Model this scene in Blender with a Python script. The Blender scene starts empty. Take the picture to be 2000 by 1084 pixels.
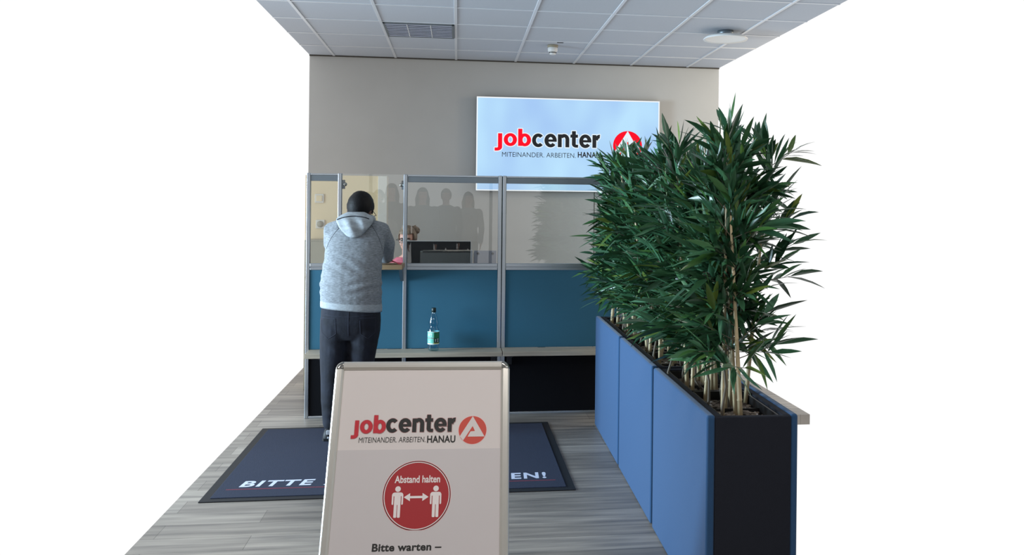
import bpy, bmesh, math, random
from mathutils import Vector, Matrix, Quaternion
from mathutils.bvhtree import BVHTree
PI = math.pi
SC = bpy.context.scene
COL = SC.collection
V3 = Vector

# ------------------------------------------------------------------ camera, sky, lights, exposure
YAW, ROLL, FPX = 0.13628, 0.01034, 1713.37
cd = bpy.data.cameras.new('camera'); cam = bpy.data.objects.new('camera', cd); COL.objects.link(cam)
fw = V3((math.sin(YAW), math.cos(YAW), 0)); rt = V3((math.cos(YAW), -math.sin(YAW), 0)); up = V3((0, 0, 1))
r2 = rt * math.cos(ROLL) + up * math.sin(ROLL); u2 = up * math.cos(ROLL) - rt * math.sin(ROLL)
Mc = Matrix((r2, u2, -fw)).transposed().to_4x4(); Mc.translation = (0, 0, 1.65)
cam.matrix_world = Mc
cd.sensor_fit = 'HORIZONTAL'; cd.sensor_width = 36.0; cd.lens = FPX * 36.0 / 2000.0
cd.shift_x, cd.shift_y = -0.06442, -0.06847
cd.clip_start = 0.05; cd.clip_end = 200
SC.camera = cam

w = bpy.data.worlds.new('daylight'); SC.world = w; w.use_nodes = True
bg = w.node_tree.nodes['Background']; bg.inputs['Color'].default_value = (1.0, 1.0, 1.0, 1); bg.inputs['Strength'].default_value = 1.02

def area_light(name, loc, target, sx, sy, power, color, spread=None):
    l = bpy.data.lights.new(name, 'AREA'); l.shape = 'RECTANGLE'; l.size = sx; l.size_y = sy; l.energy = power; l.color = color
    o = bpy.data.objects.new(name, l); COL.objects.link(o); o.location = loc
    if spread: l.spread = math.radians(spread)
    o.rotation_euler = (V3(target) - V3(loc)).to_track_quat('-Z', 'Y').to_euler()
    return o
area_light('window_daylight', (-5.4, 5.3, 1.6), (0.6, 5.5, 1.15), 2.0, 2.0, 165, (0.60, 0.82, 1.0), 75)
area_light('ceiling_lamp_light', (3.6, 7.6, 3.0), (2.6, 8.8, 1.8), 0.6, 0.6, 20, (1.0, 0.80, 0.52))

vs = SC.view_settings
vs.view_transform = 'Standard'; vs.look = 'None'; vs.gamma = 1.0; vs.exposure = 0.0; vs.use_curve_mapping = False

# ------------------------------------------------------------------ materials
def lin(c):
    return tuple(((x / 255.0) / 12.92 if x <= 10.3 else ((x / 255.0 + 0.055) / 1.055) ** 2.4) for x in c) + (1,)

def mat(name, rgb, rough=0.5, metal=0.0, noise=0.0, scale=20.0, stretch=(1, 1, 1), bump=0.0, bscale=None, sheen=0.0,
        spec=None, detail=4.0, emit=None, estr=0.0):
    m = bpy.data.materials.new(name); m.use_nodes = True
    nt = m.node_tree; b = nt.nodes['Principled BSDF']
    c = lin(rgb); b.inputs['Base Color'].default_value = c
    b.inputs['Roughness'].default_value = rough; b.inputs['Metallic'].default_value = metal
    if spec is not None: b.inputs['Specular IOR Level'].default_value = spec
    if sheen: b.inputs['Sheen Weight'].default_value = sheen
    if emit:
        b.inputs['Emission Color'].default_value = lin(emit); b.inputs['Emission Strength'].default_value = estr
    tc = nt.nodes.new('ShaderNodeTexCoord'); mp = nt.nodes.new('ShaderNodeMapping')
    mp.inputs['Scale'].default_value = stretch
    nt.links.new(tc.outputs['Object'], mp.inputs['Vector'])
    if noise or bump:
        n = nt.nodes.new('ShaderNodeTexNoise'); n.inputs['Scale'].default_value = scale; n.inputs['Detail'].default_value = detail
        nt.links.new(mp.outputs['Vector'], n.inputs['Vector'])
        if noise:
            r = nt.nodes.new('ShaderNodeValToRGB')
            r.color_ramp.elements[0].position = 0.3; r.color_ramp.elements[1].position = 0.7
            r.color_ramp.elements[0].color = tuple(x * (1 - noise) for x in c[:3]) + (1,)
            r.color_ramp.elements[1].color = tuple(min(1, x * (1 + noise)) for x in c[:3]) + (1,)
            nt.links.new(n.outputs['Fac'], r.inputs['Fac']); nt.links.new(r.outputs['Color'], b.inputs['Base Color'])
        if bump:
            n2 = n
            if bscale:
                n2 = nt.nodes.new('ShaderNodeTexNoise'); n2.inputs['Scale'].default_value = bscale
                nt.links.new(tc.outputs['Object'], n2.inputs['Vector'])
            bp = nt.nodes.new('ShaderNodeBump'); bp.inputs['Strength'].default_value = bump; bp.inputs['Distance'].default_value = 0.01
            nt.links.new(n2.outputs['Fac'], bp.inputs['Height']); nt.links.new(bp.outputs['Normal'], b.inputs['Normal'])
    return m

def glass_mat(name, tint=(1, 1, 1), refl=1.0, ior=1.5, front_only=False):
    m = bpy.data.materials.new(name); m.use_nodes = True; nt = m.node_tree
    for n in list(nt.nodes): nt.nodes.remove(n)
    out = nt.nodes.new('ShaderNodeOutputMaterial'); mix = nt.nodes.new('ShaderNodeMixShader')
    tr = nt.nodes.new('ShaderNodeBsdfTransparent'); tr.inputs['Color'].default_value = tuple(tint) + (1,)
    gl = nt.nodes.new('ShaderNodeBsdfGlossy'); gl.inputs['Roughness'].default_value = 0.0
    fr = nt.nodes.new('ShaderNodeFresnel'); fr.inputs['IOR'].default_value = ior
    mu = nt.nodes.new('ShaderNodeMath'); mu.operation = 'MULTIPLY'; mu.inputs[1].default_value = refl
    nt.links.new(fr.outputs['Fac'], mu.inputs[0]); nt.links.new(mu.outputs[0], mix.inputs['Fac'])
    if front_only:      # thin shell: only the outer skin mirrors
        ge = nt.nodes.new('ShaderNodeNewGeometry'); m2 = nt.nodes.new('ShaderNodeMath'); m2.operation = 'SUBTRACT'; m2.inputs[0].default_value = 1.0
        m3 = nt.nodes.new('ShaderNodeMath'); m3.operation = 'MULTIPLY'
        nt.links.new(ge.outputs['Backfacing'], m2.inputs[1]); nt.links.new(mu.outputs[0], m3.inputs[0]); nt.links.new(m2.outputs[0], m3.inputs[1])
        nt.links.new(m3.outputs[0], mix.inputs['Fac'])
    nt.links.new(tr.outputs['BSDF'], mix.inputs[1]); nt.links.new(gl.outputs['BSDF'], mix.inputs[2])
    nt.links.new(mix.outputs['Shader'], out.inputs['Surface'])
    return m

def floor_mat():
    m = bpy.data.materials.new('grey_wood_plank_vinyl'); m.use_nodes = True; nt = m.node_tree; b = nt.nodes['Principled BSDF']
    tc = nt.nodes.new('ShaderNodeTexCoord')
    br = nt.nodes.new('ShaderNodeTexBrick'); br.offset = 0.37; br.inputs['Scale'].default_value = 1.0
    br.inputs['Brick Width'].default_value = 1.25; br.inputs['Row Height'].default_value = 0.185
    br.inputs['Mortar Size'].default_value = 0.0012; br.inputs['Bias'].default_value = 0.0
    br.inputs['Color1'].default_value = lin((134, 127, 119)); br.inputs['Color2'].default_value = lin((168, 160, 150)); br.inputs['Mortar'].default_value = lin((76, 73, 70))
    nt.links.new(tc.outputs['Object'], br.inputs['Vector'])
    mp = nt.nodes.new('ShaderNodeMapping'); mp.inputs['Scale'].default_value = (1.6, 22, 1)
    nt.links.new(tc.outputs['Object'], mp.inputs['Vector'])
    n = nt.nodes.new('ShaderNodeTexNoise'); n.inputs['Scale'].default_value = 1.0; n.inputs['Detail'].default_value = 6
    nt.links.new(mp.outputs['Vector'], n.inputs['Vector'])
    r = nt.nodes.new('ShaderNodeValToRGB'); r.color_ramp.elements[0].position = 0.32; r.color_ramp.elements[1].position = 0.68
    r.color_ramp.elements[0].color = (0.52, 0.52, 0.54, 1); r.color_ramp.elements[1].color = (1.12, 1.1, 1.08, 1)
    nt.links.new(n.outputs['Fac'], r.inputs['Fac'])
    mx = nt.nodes.new('ShaderNodeMix'); mx.data_type = 'RGBA'; mx.blend_type = 'MULTIPLY'; mx.inputs['Factor'].default_value = 1.0
    nt.links.new(br.outputs['Color'], mx.inputs['A']); nt.links.new(r.outputs['Color'], mx.inputs['B'])
    nt.links.new(mx.outputs['Result'], b.inputs['Base Color'])
    b.inputs['Roughness'].default_value = 0.42
    return m

def leaf_mat():
    m = bpy.data.materials.new('glossy_leaf'); m.use_nodes = True; nt = m.node_tree; b = nt.nodes['Principled BSDF']
    g = nt.nodes.new('ShaderNodeNewGeometry'); r = nt.nodes.new('ShaderNodeValToRGB')
    e = r.color_ramp.elements
    e[0].position = 0.0; e[0].color = lin((32, 66, 44)); e[1].position = 1.0; e[1].color = lin((112, 130, 58))
    for p, c in ((0.35, (44, 84, 56)), (0.7, (66, 112, 80)), (0.9, (58, 98, 46))):
        k = e.new(p); k.color = lin(c)
    nt.links.new(g.outputs['Random Per Island'], r.inputs['Fac']); nt.links.new(r.outputs['Color'], b.inputs['Base Color'])
    b.inputs['Roughness'].default_value = 0.30
    return m

def perforated_mat():
    m = bpy.data.materials.new('black_perforated_metal'); m.use_nodes = True; nt = m.node_tree; b = nt.nodes['Principled BSDF']
    tc = nt.nodes.new('ShaderNodeTexCoord'); vo = nt.nodes.new('ShaderNodeTexVoronoi'); vo.inputs['Scale'].default_value = 42.0
    vo.inputs['Randomness'].default_value = 0.0
    nt.links.new(tc.outputs['Object'], vo.inputs['Vector'])
    r = nt.nodes.new('ShaderNodeValToRGB'); r.color_ramp.interpolation = 'CONSTANT'
    r.color_ramp.elements[0].color = lin((26, 29, 40)); r.color_ramp.elements[1].position = 0.22; r.color_ramp.elements[1].color = lin((8, 9, 15))
    nt.links.new(vo.outputs['Distance'], r.inputs['Fac']); nt.links.new(r.outputs['Color'], b.inputs['Base Color'])
    b.inputs['Roughness'].default_value = 0.7; b.inputs['Specular IOR Level'].default_value = 0.15
    return m

def emit_mat(name, rgb, strength=1.0):
    m = bpy.data.materials.new(name); m.use_nodes = True; nt = m.node_tree
    for n in list(nt.nodes): nt.nodes.remove(n)
    out = nt.nodes.new('ShaderNodeOutputMaterial'); em = nt.nodes.new('ShaderNodeEmission')
    em.inputs['Color'].default_value = lin(rgb); em.inputs['Strength'].default_value = strength
    nt.links.new(em.outputs['Emission'], out.inputs['Surface'])
    return m

def screen_mat():
    # back-lit acrylic: faint uneven bands from the tubes behind it
    m = emit_mat('backlit_acrylic', (186, 220, 255), 1.0); nt = m.node_tree
    em = [n for n in nt.nodes if n.type == 'EMISSION'][0]
    tc = nt.nodes.new('ShaderNodeTexCoord'); n = nt.nodes.new('ShaderNodeTexNoise'); n.inputs['Scale'].default_value = 1.6
    n.inputs['Detail'].default_value = 1.0
    mp = nt.nodes.new('ShaderNodeMapping'); mp.inputs['Scale'].default_value = (1.6, 1, 0.9)
    nt.links.new(tc.outputs['Object'], mp.inputs['Vector']); nt.links.new(mp.outputs['Vector'], n.inputs['Vector'])
    r = nt.nodes.new('ShaderNodeValToRGB'); r.color_ramp.elements[0].position = 0.3; r.color_ramp.elements[1].position = 0.7
    r.color_ramp.elements[0].color = lin((166, 202, 246)); r.color_ramp.elements[1].color = lin((188, 228, 255))
    nt.links.new(n.outputs['Fac'], r.inputs['Fac']); nt.links.new(r.outputs['Color'], em.inputs['Color'])
    return m

M = dict(
    wall=mat('greige_wall_paint', (187, 187, 185), 0.9, noise=0.02, scale=3, bump=0.05, bscale=220),
    cream=mat('cream_reflection', (224, 203, 164), 0.85, noise=0.02, scale=4),  # reflected brightness put into the base colour
    cream2=mat('pale_reflection', (214, 208, 196), 0.8),  # paler part of the reflection, as a colour
    tile=mat('ceiling_tile', (180, 185, 193), 0.75, noise=0.02, scale=60, bump=0.06, bscale=300),
    grid=mat('ceiling_tee_bar', (206, 208, 212), 0.35, noise=0.01),
    dark_trim=mat('shadow_gap_trim', (70, 66, 60), 0.7),
    floor=floor_mat(),
    alu=mat('anodised_aluminium', (188, 195, 202), 0.28, metal=0.85, noise=0.03, scale=8, stretch=(1, 1, 30)),
    alu_dark=mat('grey_aluminium', (124, 132, 138), 0.4, metal=0.7, noise=0.03, scale=8),
    gap=mat('black_gap', (14, 14, 16), 0.8),
    teal=mat('petrol_blue_fabric', (46, 100, 124), 0.9, noise=0.07, scale=420, bump=0.15, sheen=0.1),
    wood=mat('grey_oak_board', (176, 164, 146), 0.5, noise=0.16, scale=3, stretch=(1.2, 26, 26), detail=6),
    wood2=mat('light_oak_edge', (172, 142, 106), 0.5, noise=0.14, scale=3, stretch=(1.2, 26, 26), detail=6),
    perf=perforated_mat(),
    black=mat('black_plastic', (18, 18, 20), 0.45, noise=0.02),
    black_gloss=mat('black_glossy_plastic', (16, 17, 22), 0.15, noise=0.02),
    dark_fabric=mat('black_planter_box', (34, 37, 46), 0.85, noise=0.08, scale=300, spec=0.2),
    blue=mat('royal_blue_felt', (34, 74, 114), 0.95, noise=0.06, scale=350, bump=0.15, sheen=0.15),
    bark=mat('bark_chip', (122, 112, 104), 0.85, noise=0.4, scale=30),
    stone=mat('white_pebble', (196, 196, 200), 0.7, noise=0.1, scale=20),
    cane=mat('bamboo_cane', (190, 172, 136), 0.55, noise=0.16, scale=5, stretch=(8, 8, 1.5)),
    twig=mat('grey_twig', (104, 96, 84), 0.8, noise=0.2, scale=12),
    leaf=leaf_mat(),
    mat_navy=mat('navy_carpet_pile', (34, 42, 64), 0.97, noise=0.35, scale=260, bump=0.3),
    rubber=mat('black_rubber', (16, 18, 24), 0.7, noise=0.05),
    mat_white=mat('pale_carpet_lettering', (206, 212, 232), 0.95, noise=0.1, scale=260),
    mat_red=mat('dull_red_carpet_line', (112, 44, 62), 0.95, noise=0.3, scale=120),
    frame=mat('satin_silver_frame', (214, 212, 204), 0.28, metal=0.55, noise=0.01),
    chrome=mat('polished_corner', (170, 170, 164), 0.15, metal=0.9),
    poster=mat('printed_paper', (220, 213, 210), 0.6, noise=0.01, scale=3),
    poster2=mat('printed_paper_lower', (204, 199, 199), 0.55, noise=0.01, scale=3),
    ink=mat('black_ink', (34, 34, 32), 0.6),
    red_ink=mat('red_ink', (196, 36, 50), 0.6),
    brick_ink=mat('brick_red_ink', (206, 78, 64), 0.6),
    red_sign=mat('sign_red_ink', (168, 36, 42), 0.55),
    dark_red=mat('dark_red_ink', (110, 20, 30), 0.55),
    pale_red=mat('pale_pink_edge', (240, 200, 198), 0.6),
    white_ink=mat('white_ink', (236, 228, 226), 0.6),
    white_plastic=mat('white_plastic', (222, 222, 220), 0.4, noise=0.01),
    screen=screen_mat(),
    edge_lit=emit_mat('bright_lit_edge', (248, 252, 255), 1.0),
    sign_red=emit_mat('lit_red_lettering', (255, 22, 44), 1.0),
    sign_halo=emit_mat('lit_white_outline', (232, 246, 255), 1.0),
    sign_black=mat('black_sign_lettering', (24, 26, 32), 0.5),
    glass=glass_mat('partition_glass', (0.97, 0.985, 0.98), 1.7),
    hoodie=mat('heather_grey_jersey', (130, 135, 140), 0.95, noise=0.34, scale=45, stretch=(1, 1, 5), bump=0.25, bscale=26),
    hood_in=mat('pale_grey_jersey', (156, 163, 168), 0.95, noise=0.16, scale=50, stretch=(1, 1, 4), bump=0.2, bscale=30),
    seam=mat('dark_seam', (64, 66, 72), 0.9),
    cord=mat('navy_cord', (22, 24, 34), 0.8),
    denim=mat('dark_indigo_denim', (21, 25, 37), 0.9, noise=0.35, scale=14, bump=0.35, bscale=18),
    stitch=mat('denim_stitching', (46, 50, 64), 0.9),
    skin=mat('brown_skin', (96, 66, 54), 0.55, noise=0.05, scale=30),
    skin2=mat('fair_skin', (206, 158, 140), 0.55, noise=0.05, scale=30),
    hair_black=mat('black_hair', (14, 13, 14), 0.6, noise=0.3, scale=60, stretch=(1, 1, 0.3), bump=0.15, bscale=120, spec=0.25),
    hair_brown=mat('brown_hair', (124, 106, 88), 0.5, noise=0.5, scale=40, stretch=(1, 1, 0.25), bump=0.5, bscale=90),
    shoe=mat('black_shoe', (26, 26, 30), 0.6, noise=0.1),
    sole=mat('pale_shoe_detail', (170, 172, 178), 0.6),
    pink=mat('pink_blouse', (204, 108, 124), 0.9, noise=0.12, scale=60, bump=0.2, bscale=30),
    pinkcloth=mat('red_pink_paper', (224, 78, 96), 0.7, noise=0.06, scale=12),
    navy_trs=mat('navy_trousers', (40, 44, 60), 0.9, noise=0.1),
    eye=mat('eye_white', (226, 222, 216), 0.3), iris=mat('dark_iris', (40, 28, 22), 0.2), lip=mat('lip', (150, 84, 80), 0.5),
    lens=glass_mat('spectacle_lens', (0.8, 0.92, 0.95), 2.5),
    pet=glass_mat('clear_green_pet', (0.66, 0.87, 0.92), 2.2, 1.5, True),
    cap=mat('dark_green_cap', (16, 38, 36), 0.4),
    label_mint=mat('mint_label', (112, 206, 182), 0.5), label_green=mat('green_label', (30, 120, 74), 0.5),
    label_white=mat('white_label', (222, 240, 234), 0.5), label_dark=mat('dark_green_label', (14, 56, 44), 0.5), label_yellow=mat('yellow_label_line', (206, 206, 110), 0.5),
    olive=mat('olive_grey_finish', (150, 142, 122), 0.6, noise=0.03),
    desk=mat('pale_desk_top', (206, 202, 194), 0.5, noise=0.02),
    monitor=mat('black_monitor_back', (14, 15, 20), 0.5, noise=0.02),
    tray=mat('smoke_grey_plastic', (58, 62, 76), 0.3, noise=0.02),
    organizer=mat('grey_blue_plastic', (172, 177, 194), 0.45, noise=0.02),
)

# ------------------------------------------------------------------ mesh helpers
class MB:
    def __init__(s): s.v = []; s.f = []; s.mi = []; s.sm = []
    def add(s, vs_, fs_, mi=0, smooth=False):
        o = len(s.v); s.v += [V3(x) for x in vs_]
        for f in fs_: s.f.append(tuple(i + o for i in f)); s.mi.append(mi); s.sm.append(smooth)
        return s
    def bm(s, bm, mi=0, smooth=False):
        bm.verts.index_update()
        s.add([x.co.copy() for x in bm.verts], [[x.index for x in f.verts] for f in bm.faces], mi, smooth); bm.free(); return s
    def box(s, c, d, bev=0.0, seg=2, mi=0, mtx=None, smooth=False):
        b = bmesh.new(); bmesh.ops.create_cube(b, size=1.0)
        for x in b.verts: x.co = V3((x.co.x * d[0], x.co.y * d[1], x.co.z * d[2]))
        if bev > 0: bmesh.ops.bevel(b, geom=list(b.edges), offset=bev, segments=seg, profile=0.5, affect='EDGES')
        T = Matrix.Translation(V3(c))
        if mtx is not None: T = T @ mtx.to_4x4()
        for x in b.verts: x.co = T @ x.co
        return s.bm(b, mi, smooth)
    def bx(s, x0, x1, y0, y1, z0, z1, bev=0.0, seg=2, mi=0):
        return s.box(((x0 + x1) / 2, (y0 + y1) / 2, (z0 + z1) / 2), (abs(x1 - x0), abs(y1 - y0), abs(z1 - z0)), bev, seg, mi)
    def tube(s, pts, rad, seg=12, caps='round', mi=0, smooth=True, flat=None):
        pts = [V3(p) for p in pts]
        n = len(pts); rad = list(rad) if hasattr(rad, '__len__') else [rad] * n
        if caps == 'round':
            d0 = (pts[0] - pts[1]).normalized(); d1 = (pts[-1] - pts[-2]).normalized()
            a = [(math.cos(t), math.sin(t)) for t in (PI / 2 * .97, PI / 3, PI / 6)]
            pre = [(pts[0] + d0 * rad[0] * sn, rad[0] * cs) for cs, sn in a]
            post = [(pts[-1] + d1 * rad[-1] * sn, rad[-1] * cs) for cs, sn in reversed(a)]
            pts = [p for p, r in pre] + pts + [p for p, r in post]; rad = [r for p, r in pre] + rad + [r for p, r in post]
        n = len(pts); T = []
        for i in range(n):
            a = pts[max(0, i - 1)]; b = pts[min(n - 1, i + 1)]; t = b - a
            T.append(t.normalized() if t.length > 1e-9 else V3((0, 0, 1)))
        ref = V3((0, 0, 1)) if abs(T[0].z) < 0.9 else V3((1, 0, 0))
        if flat is not None: ref = V3(flat[0])
        N = (ref - T[0] * ref.dot(T[0])).normalized(); vs_ = []
        for i in range(n):
            if i:
                q = T[i - 1].rotation_difference(T[i]); N = q @ N; N = (N - T[i] * N.dot(T[i])).normalized()
            B = T[i].cross(N); k = flat[1] if flat is not None else 1.0
            for j in range(seg):
                an = 2 * PI * j / seg; vs_.append(pts[i] + N * (math.cos(an) * rad[i] * k) + B * (math.sin(an) * rad[i]))
        fs_ = []
        for i in range(n - 1):
            for j in range(seg):
                k = (j + 1) % seg; fs_.append((i * seg + j, i * seg + k, (i + 1) * seg + k, (i + 1) * seg + j))
        fs_.append(tuple(reversed(range(seg)))); fs_.append(tuple(range((n - 1) * seg, n * seg)))
        return s.add(vs_, fs_, mi, smooth)
    def loft(s, rings, mi=0, smooth=True, caps=True):
        m = len(rings[0]); vs_ = [p for r in rings for p in r]; fs_ = []
        for i in range(len(rings) - 1):
            for j in range(m):
                k = (j + 1) % m; fs_.append((i * m + j, i * m + k, (i + 1) * m + k, (i + 1) * m + j))
        if caps: fs_.append(tuple(reversed(range(m)))); fs_.append(tuple(range((len(rings) - 1) * m, len(rings) * m)))
        return s.add(vs_, fs_, mi, smooth)
    def lathe(s, prof, c, seg=24, mi=0, caps=True, axis='Z'):
        rings = []
        for r, z in prof:
            ring = []
            for j in range(seg):
                a = 2 * PI * j / seg
                if axis == 'Z': ring.append(V3(c) + V3((r * math.cos(a), r * math.sin(a), z)))
                elif axis == 'Y': ring.append(V3(c) + V3((r * math.cos(a), z, r * math.sin(a))))
            rings.append(ring)
        return s.loft(rings, mi, True, caps)
    def ell(s, c, r, mtx=None, seg=20, ringn=12, mi=0):
        b = bmesh.new(); bmesh.ops.create_uvsphere(b, u_segments=seg, v_segments=ringn, radius=1.0)
        for x in b.verts:
            q = V3((x.co.x * r[0], x.co.y * r[1], x.co.z * r[2]))
            if mtx is not None: q = mtx @ q
            x.co = q + V3(c)
        return s.bm(b, mi, True)
    def xf(s, mtx):
        s.v = [mtx @ p for p in s.v]; return s

def thing(name, loc, label=None, cat=None, group=None, rot=0.0):
    o = bpy.data.objects.new(name, None); COL.objects.link(o); o.location = loc; o.empty_display_size = 0.1
    o.rotation_euler = (0, 0, rot)
    if label: o['label'] = label
    if cat: o['category'] = cat
    if group: o['group'] = group
    return o

def wloc(o):
    p = V3((0, 0, 0))
    while o is not None: p += o.location; o = o.parent
    return p

def build(name, mb, m, parent=None, label=None, cat=None, group=None, kind=None, local=False):
    """mb vertices are in world coordinates (or in the parent's when local)"""
    me = bpy.data.meshes.new(name)
    off = wloc(parent) if (parent is not None and not local) else V3((0, 0, 0))
    loc = V3((0, 0, 0))
    if parent is None and mb.v:
        xs = [p.x for p in mb.v]; ys = [p.y for p in mb.v]; zs = [p.z for p in mb.v]
        loc = V3(((min(xs) + max(xs)) / 2, (min(ys) + max(ys)) / 2, min(zs))); off = loc
    elif parent is not None and mb.v and not local:
        xs = [p.x for p in mb.v]; ys = [p.y for p in mb.v]; zs = [p.z for p in mb.v]
        c = V3(((min(xs) + max(xs)) / 2, (min(ys) + max(ys)) / 2, (min(zs) + max(zs)) / 2)); loc = c - off; off = c
    me.from_pydata([p - off for p in mb.v], [], mb.f)
    ms = m if isinstance(m, (list, tuple)) else [m]
    for x in ms: me.materials.append(x)
    me.polygons.foreach_set('material_index', mb.mi); me.polygons.foreach_set('use_smooth', mb.sm)
    b = bmesh.new(); b.from_mesh(me); bmesh.ops.recalc_face_normals(b, faces=list(b.faces)); b.to_mesh(me); b.free()
    me.update()
    o = bpy.data.objects.new(name, me); COL.objects.link(o); o.location = loc
    if parent is not None: o.parent = parent
    if label: o['label'] = label
    if cat: o['category'] = cat
    if group: o['group'] = group
    if kind: o['kind'] = kind
    return o

def flat(name, polys, m, parent, label=None):
    """polys: world-space polygons (flat printing) -> one mesh"""
    mb = MB()
    for p in polys: mb.add(p, [tuple(range(len(p)))])
    return build(name, mb, m, parent, label)

def fuse(mb, voxel=0.01, smooth=4):
    """merge overlapping closed shells into one continuous skin"""
    me = bpy.data.meshes.new('tmp'); me.from_pydata(mb.v, [], mb.f)
    b = bmesh.new(); b.from_mesh(me); bmesh.ops.recalc_face_normals(b, faces=list(b.faces)); b.to_mesh(me); b.free()
    o = bpy.data.objects.new('tmp', me); COL.objects.link(o)
    r = o.modifiers.new('r', 'REMESH'); r.mode = 'VOXEL'; r.voxel_size = voxel; r.use_smooth_shade = True
    if smooth:
        s = o.modifiers.new('s', 'SMOOTH'); s.factor = 0.5; s.iterations = smooth
    bpy.context.view_layer.update()
    e = bpy.data.meshes.new_from_object(o.evaluated_get(bpy.context.evaluated_depsgraph_get()))
    out = MB().add([x.co.copy() for x in e.vertices], [tuple(p.vertices) for p in e.polygons], 0, True)
    bpy.data.objects.remove(o); bpy.data.meshes.remove(me); bpy.data.meshes.remove(e)
    return out

def text2d(s, bold=0.0, shear=0.0, spacing=1.0, res=5):
    c = bpy.data.curves.new('t', 'FONT'); c.body = s; c.offset = bold; c.shear = shear; c.space_character = spacing
    c.resolution_u = res; c.fill_mode = 'FRONT'
    o = bpy.data.objects.new('t', c); COL.objects.link(o); bpy.context.view_layer.update()
    e = bpy.data.meshes.new_from_object(o.evaluated_get(bpy.context.evaluated_depsgraph_get()))
    v = [(x.co.x, x.co.y) for x in e.vertices]; f = [tuple(p.vertices) for p in e.polygons]
    bpy.data.objects.remove(o); bpy.data.curves.remove(c); bpy.data.meshes.remove(e)
    return v, f

def text_mb(s, fr, u0, u1, v0, v1, bold=0.0, shear=0.0, spacing=1.0, off=0.0, mb=None):
    """fit the lettering's outline box to u0..u1, v0..v1 on the frame fr(u, v, off)"""
    v, f = text2d(s, bold, shear, spacing)
    x0 = min(a for a, b in v); x1 = max(a for a, b in v); y0 = min(b for a, b in v); y1 = max(b for a, b in v)
    mb = mb or MB()
    mb.add([fr(u0 + (a - x0) / (x1 - x0) * (u1 - u0), v0 + (b - y0) / (y1 - y0) * (v1 - v0), off) for a, b in v], f)
    return mb

def disc(fr, cu, cv, r, off, n=56, cut=None):
    ps = []
    for i in range(n):
        a = 2 * PI * i / n; x, y = r * math.cos(a), r * math.sin(a)
        if cut is not None and y < cut: y = cut
        ps.append(fr(cu + x, cv + y, off))
    return ps

def ring_poly(mb, fr, cu, cv, ri, ro, off, n=64, cut=None):
    vs_ = []
    for i in range(n):
        a = 2 * PI * i / n
        for r in (ri, ro):
            x, y = r * math.cos(a), r * math.sin(a)
            if cut is not None and y < cut: y = cut
            vs_.append(fr(cu + x, cv + y, off))
    mb.add(vs_, [(2 * i, 2 * i + 1, (2 * i + 3) % (2 * n), (2 * i + 2) % (2 * n)) for i in range(n)])

# emblem outline in units of the disc radius (x right, y up)
EMB = [(0.0, 1.0), (0.87, -0.47), (-0.35, -0.47), (-0.145, -0.10), (0.175, -0.075), (0.0, 0.285), (-0.665, -0.745), (-0.905, -0.43)]

def grot(word):
    """heavy grotesque lower-case letters; x-height 1, returns 2-D points and faces"""
    P = []; F = []; x = 0.0; S, T = .33, .26
    def rect(a, b, c, d):
        o = len(P); P.extend([(x + a, b, o), (x + c, b, o), (x + c, d, o), (x + a, d, o)]); F.append((o, o + 1, o + 2, o + 3))
    def arc(cx, cy, rx, ry, a0, a1, tx=S, ty=T, n=28):
        o = len(P)
        for i in range(n + 1):
            a = math.radians(a0 + (a1 - a0) * i / n)
            P.append((x + cx + rx * math.cos(a), cy + ry * math.sin(a), o)); P.append((x + cx + (rx - tx) * math.cos(a), cy + (ry - ty) * math.sin(a), o))
        for i in range(n): F.append((o + 2 * i, o + 2 * i + 2, o + 2 * i + 3, o + 2 * i + 1))
    for ch in word:
        if ch == 'j': rect(.16, -.12, .16 + S, 1.0); arc(.06, -.10, .43, .32, 270, 360, S, T); rect(-.10, -.42, .08, -.16); wd = .52
        elif ch == 'o': arc(.52, .5, .52, .53, 0, 360); wd = 1.04
        elif ch == 'b': rect(0, 0, S, 1.40); arc(.52, .5, .50, .53, 0, 360); wd = 1.02
        elif ch == 'c': arc(.52, .5, .52, .53, 42, 318); wd = .95
        elif ch == 'e': arc(.52, .5, .52, .53, 0, 322); rect(.25, .41, 1.03, .59); wd = 1.04
        elif ch == 'n': rect(0, 0, S, 1.0); arc(.53, .60, .44, .43, 0, 150); rect(.97 - S, 0, .97, .61); wd = .97
        elif ch == 't': rect(.13, .24, .13 + S, 1.27); rect(0, .76, .64, 1.0); arc(.49, .26, .36, .27, 180, 275, S, .23); rect(.48, -.01, .66, .22); wd = .66
        elif ch == 'r': rect(0, 0, S, 1.0); arc(.60, .50, .44, .53, 84, 165, S * .9, T * 1.08); wd = .66
        x += wd + .085
    return P, F

def grot_mb(word, fr, u0, u1, v0, v1, off, grow=0.0):
    P, F = grot(word)
    x0 = min(a for a, b, k in P); x1 = max(a for a, b, k in P); y0 = min(b for a, b, k in P); y1 = max(b for a, b, k in P)
    lay = {k: i * 1.2e-4 for i, k in enumerate(sorted(set(k for a, b, k in P)))}      # strokes laid over one another
    return MB().add([fr(u0 + (a - x0) / (x1 - x0) * (u1 - u0), v0 + (b - y0) / (y1 - y0) * (v1 - v0), off + lay[k]) for a, b, k in P], F)

def thicken(mb, fr, d, off):
    """a slightly larger copy of the lettering, as an outline behind it"""
    out = MB(); n = 12
    for k in range(n):
        a = 2 * PI * k / n; sh = fr(d * math.cos(a), d * math.sin(a), off) - fr(0, 0, 0)
        out.add([p + sh for p in mb.v], mb.f)
    return out

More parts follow.
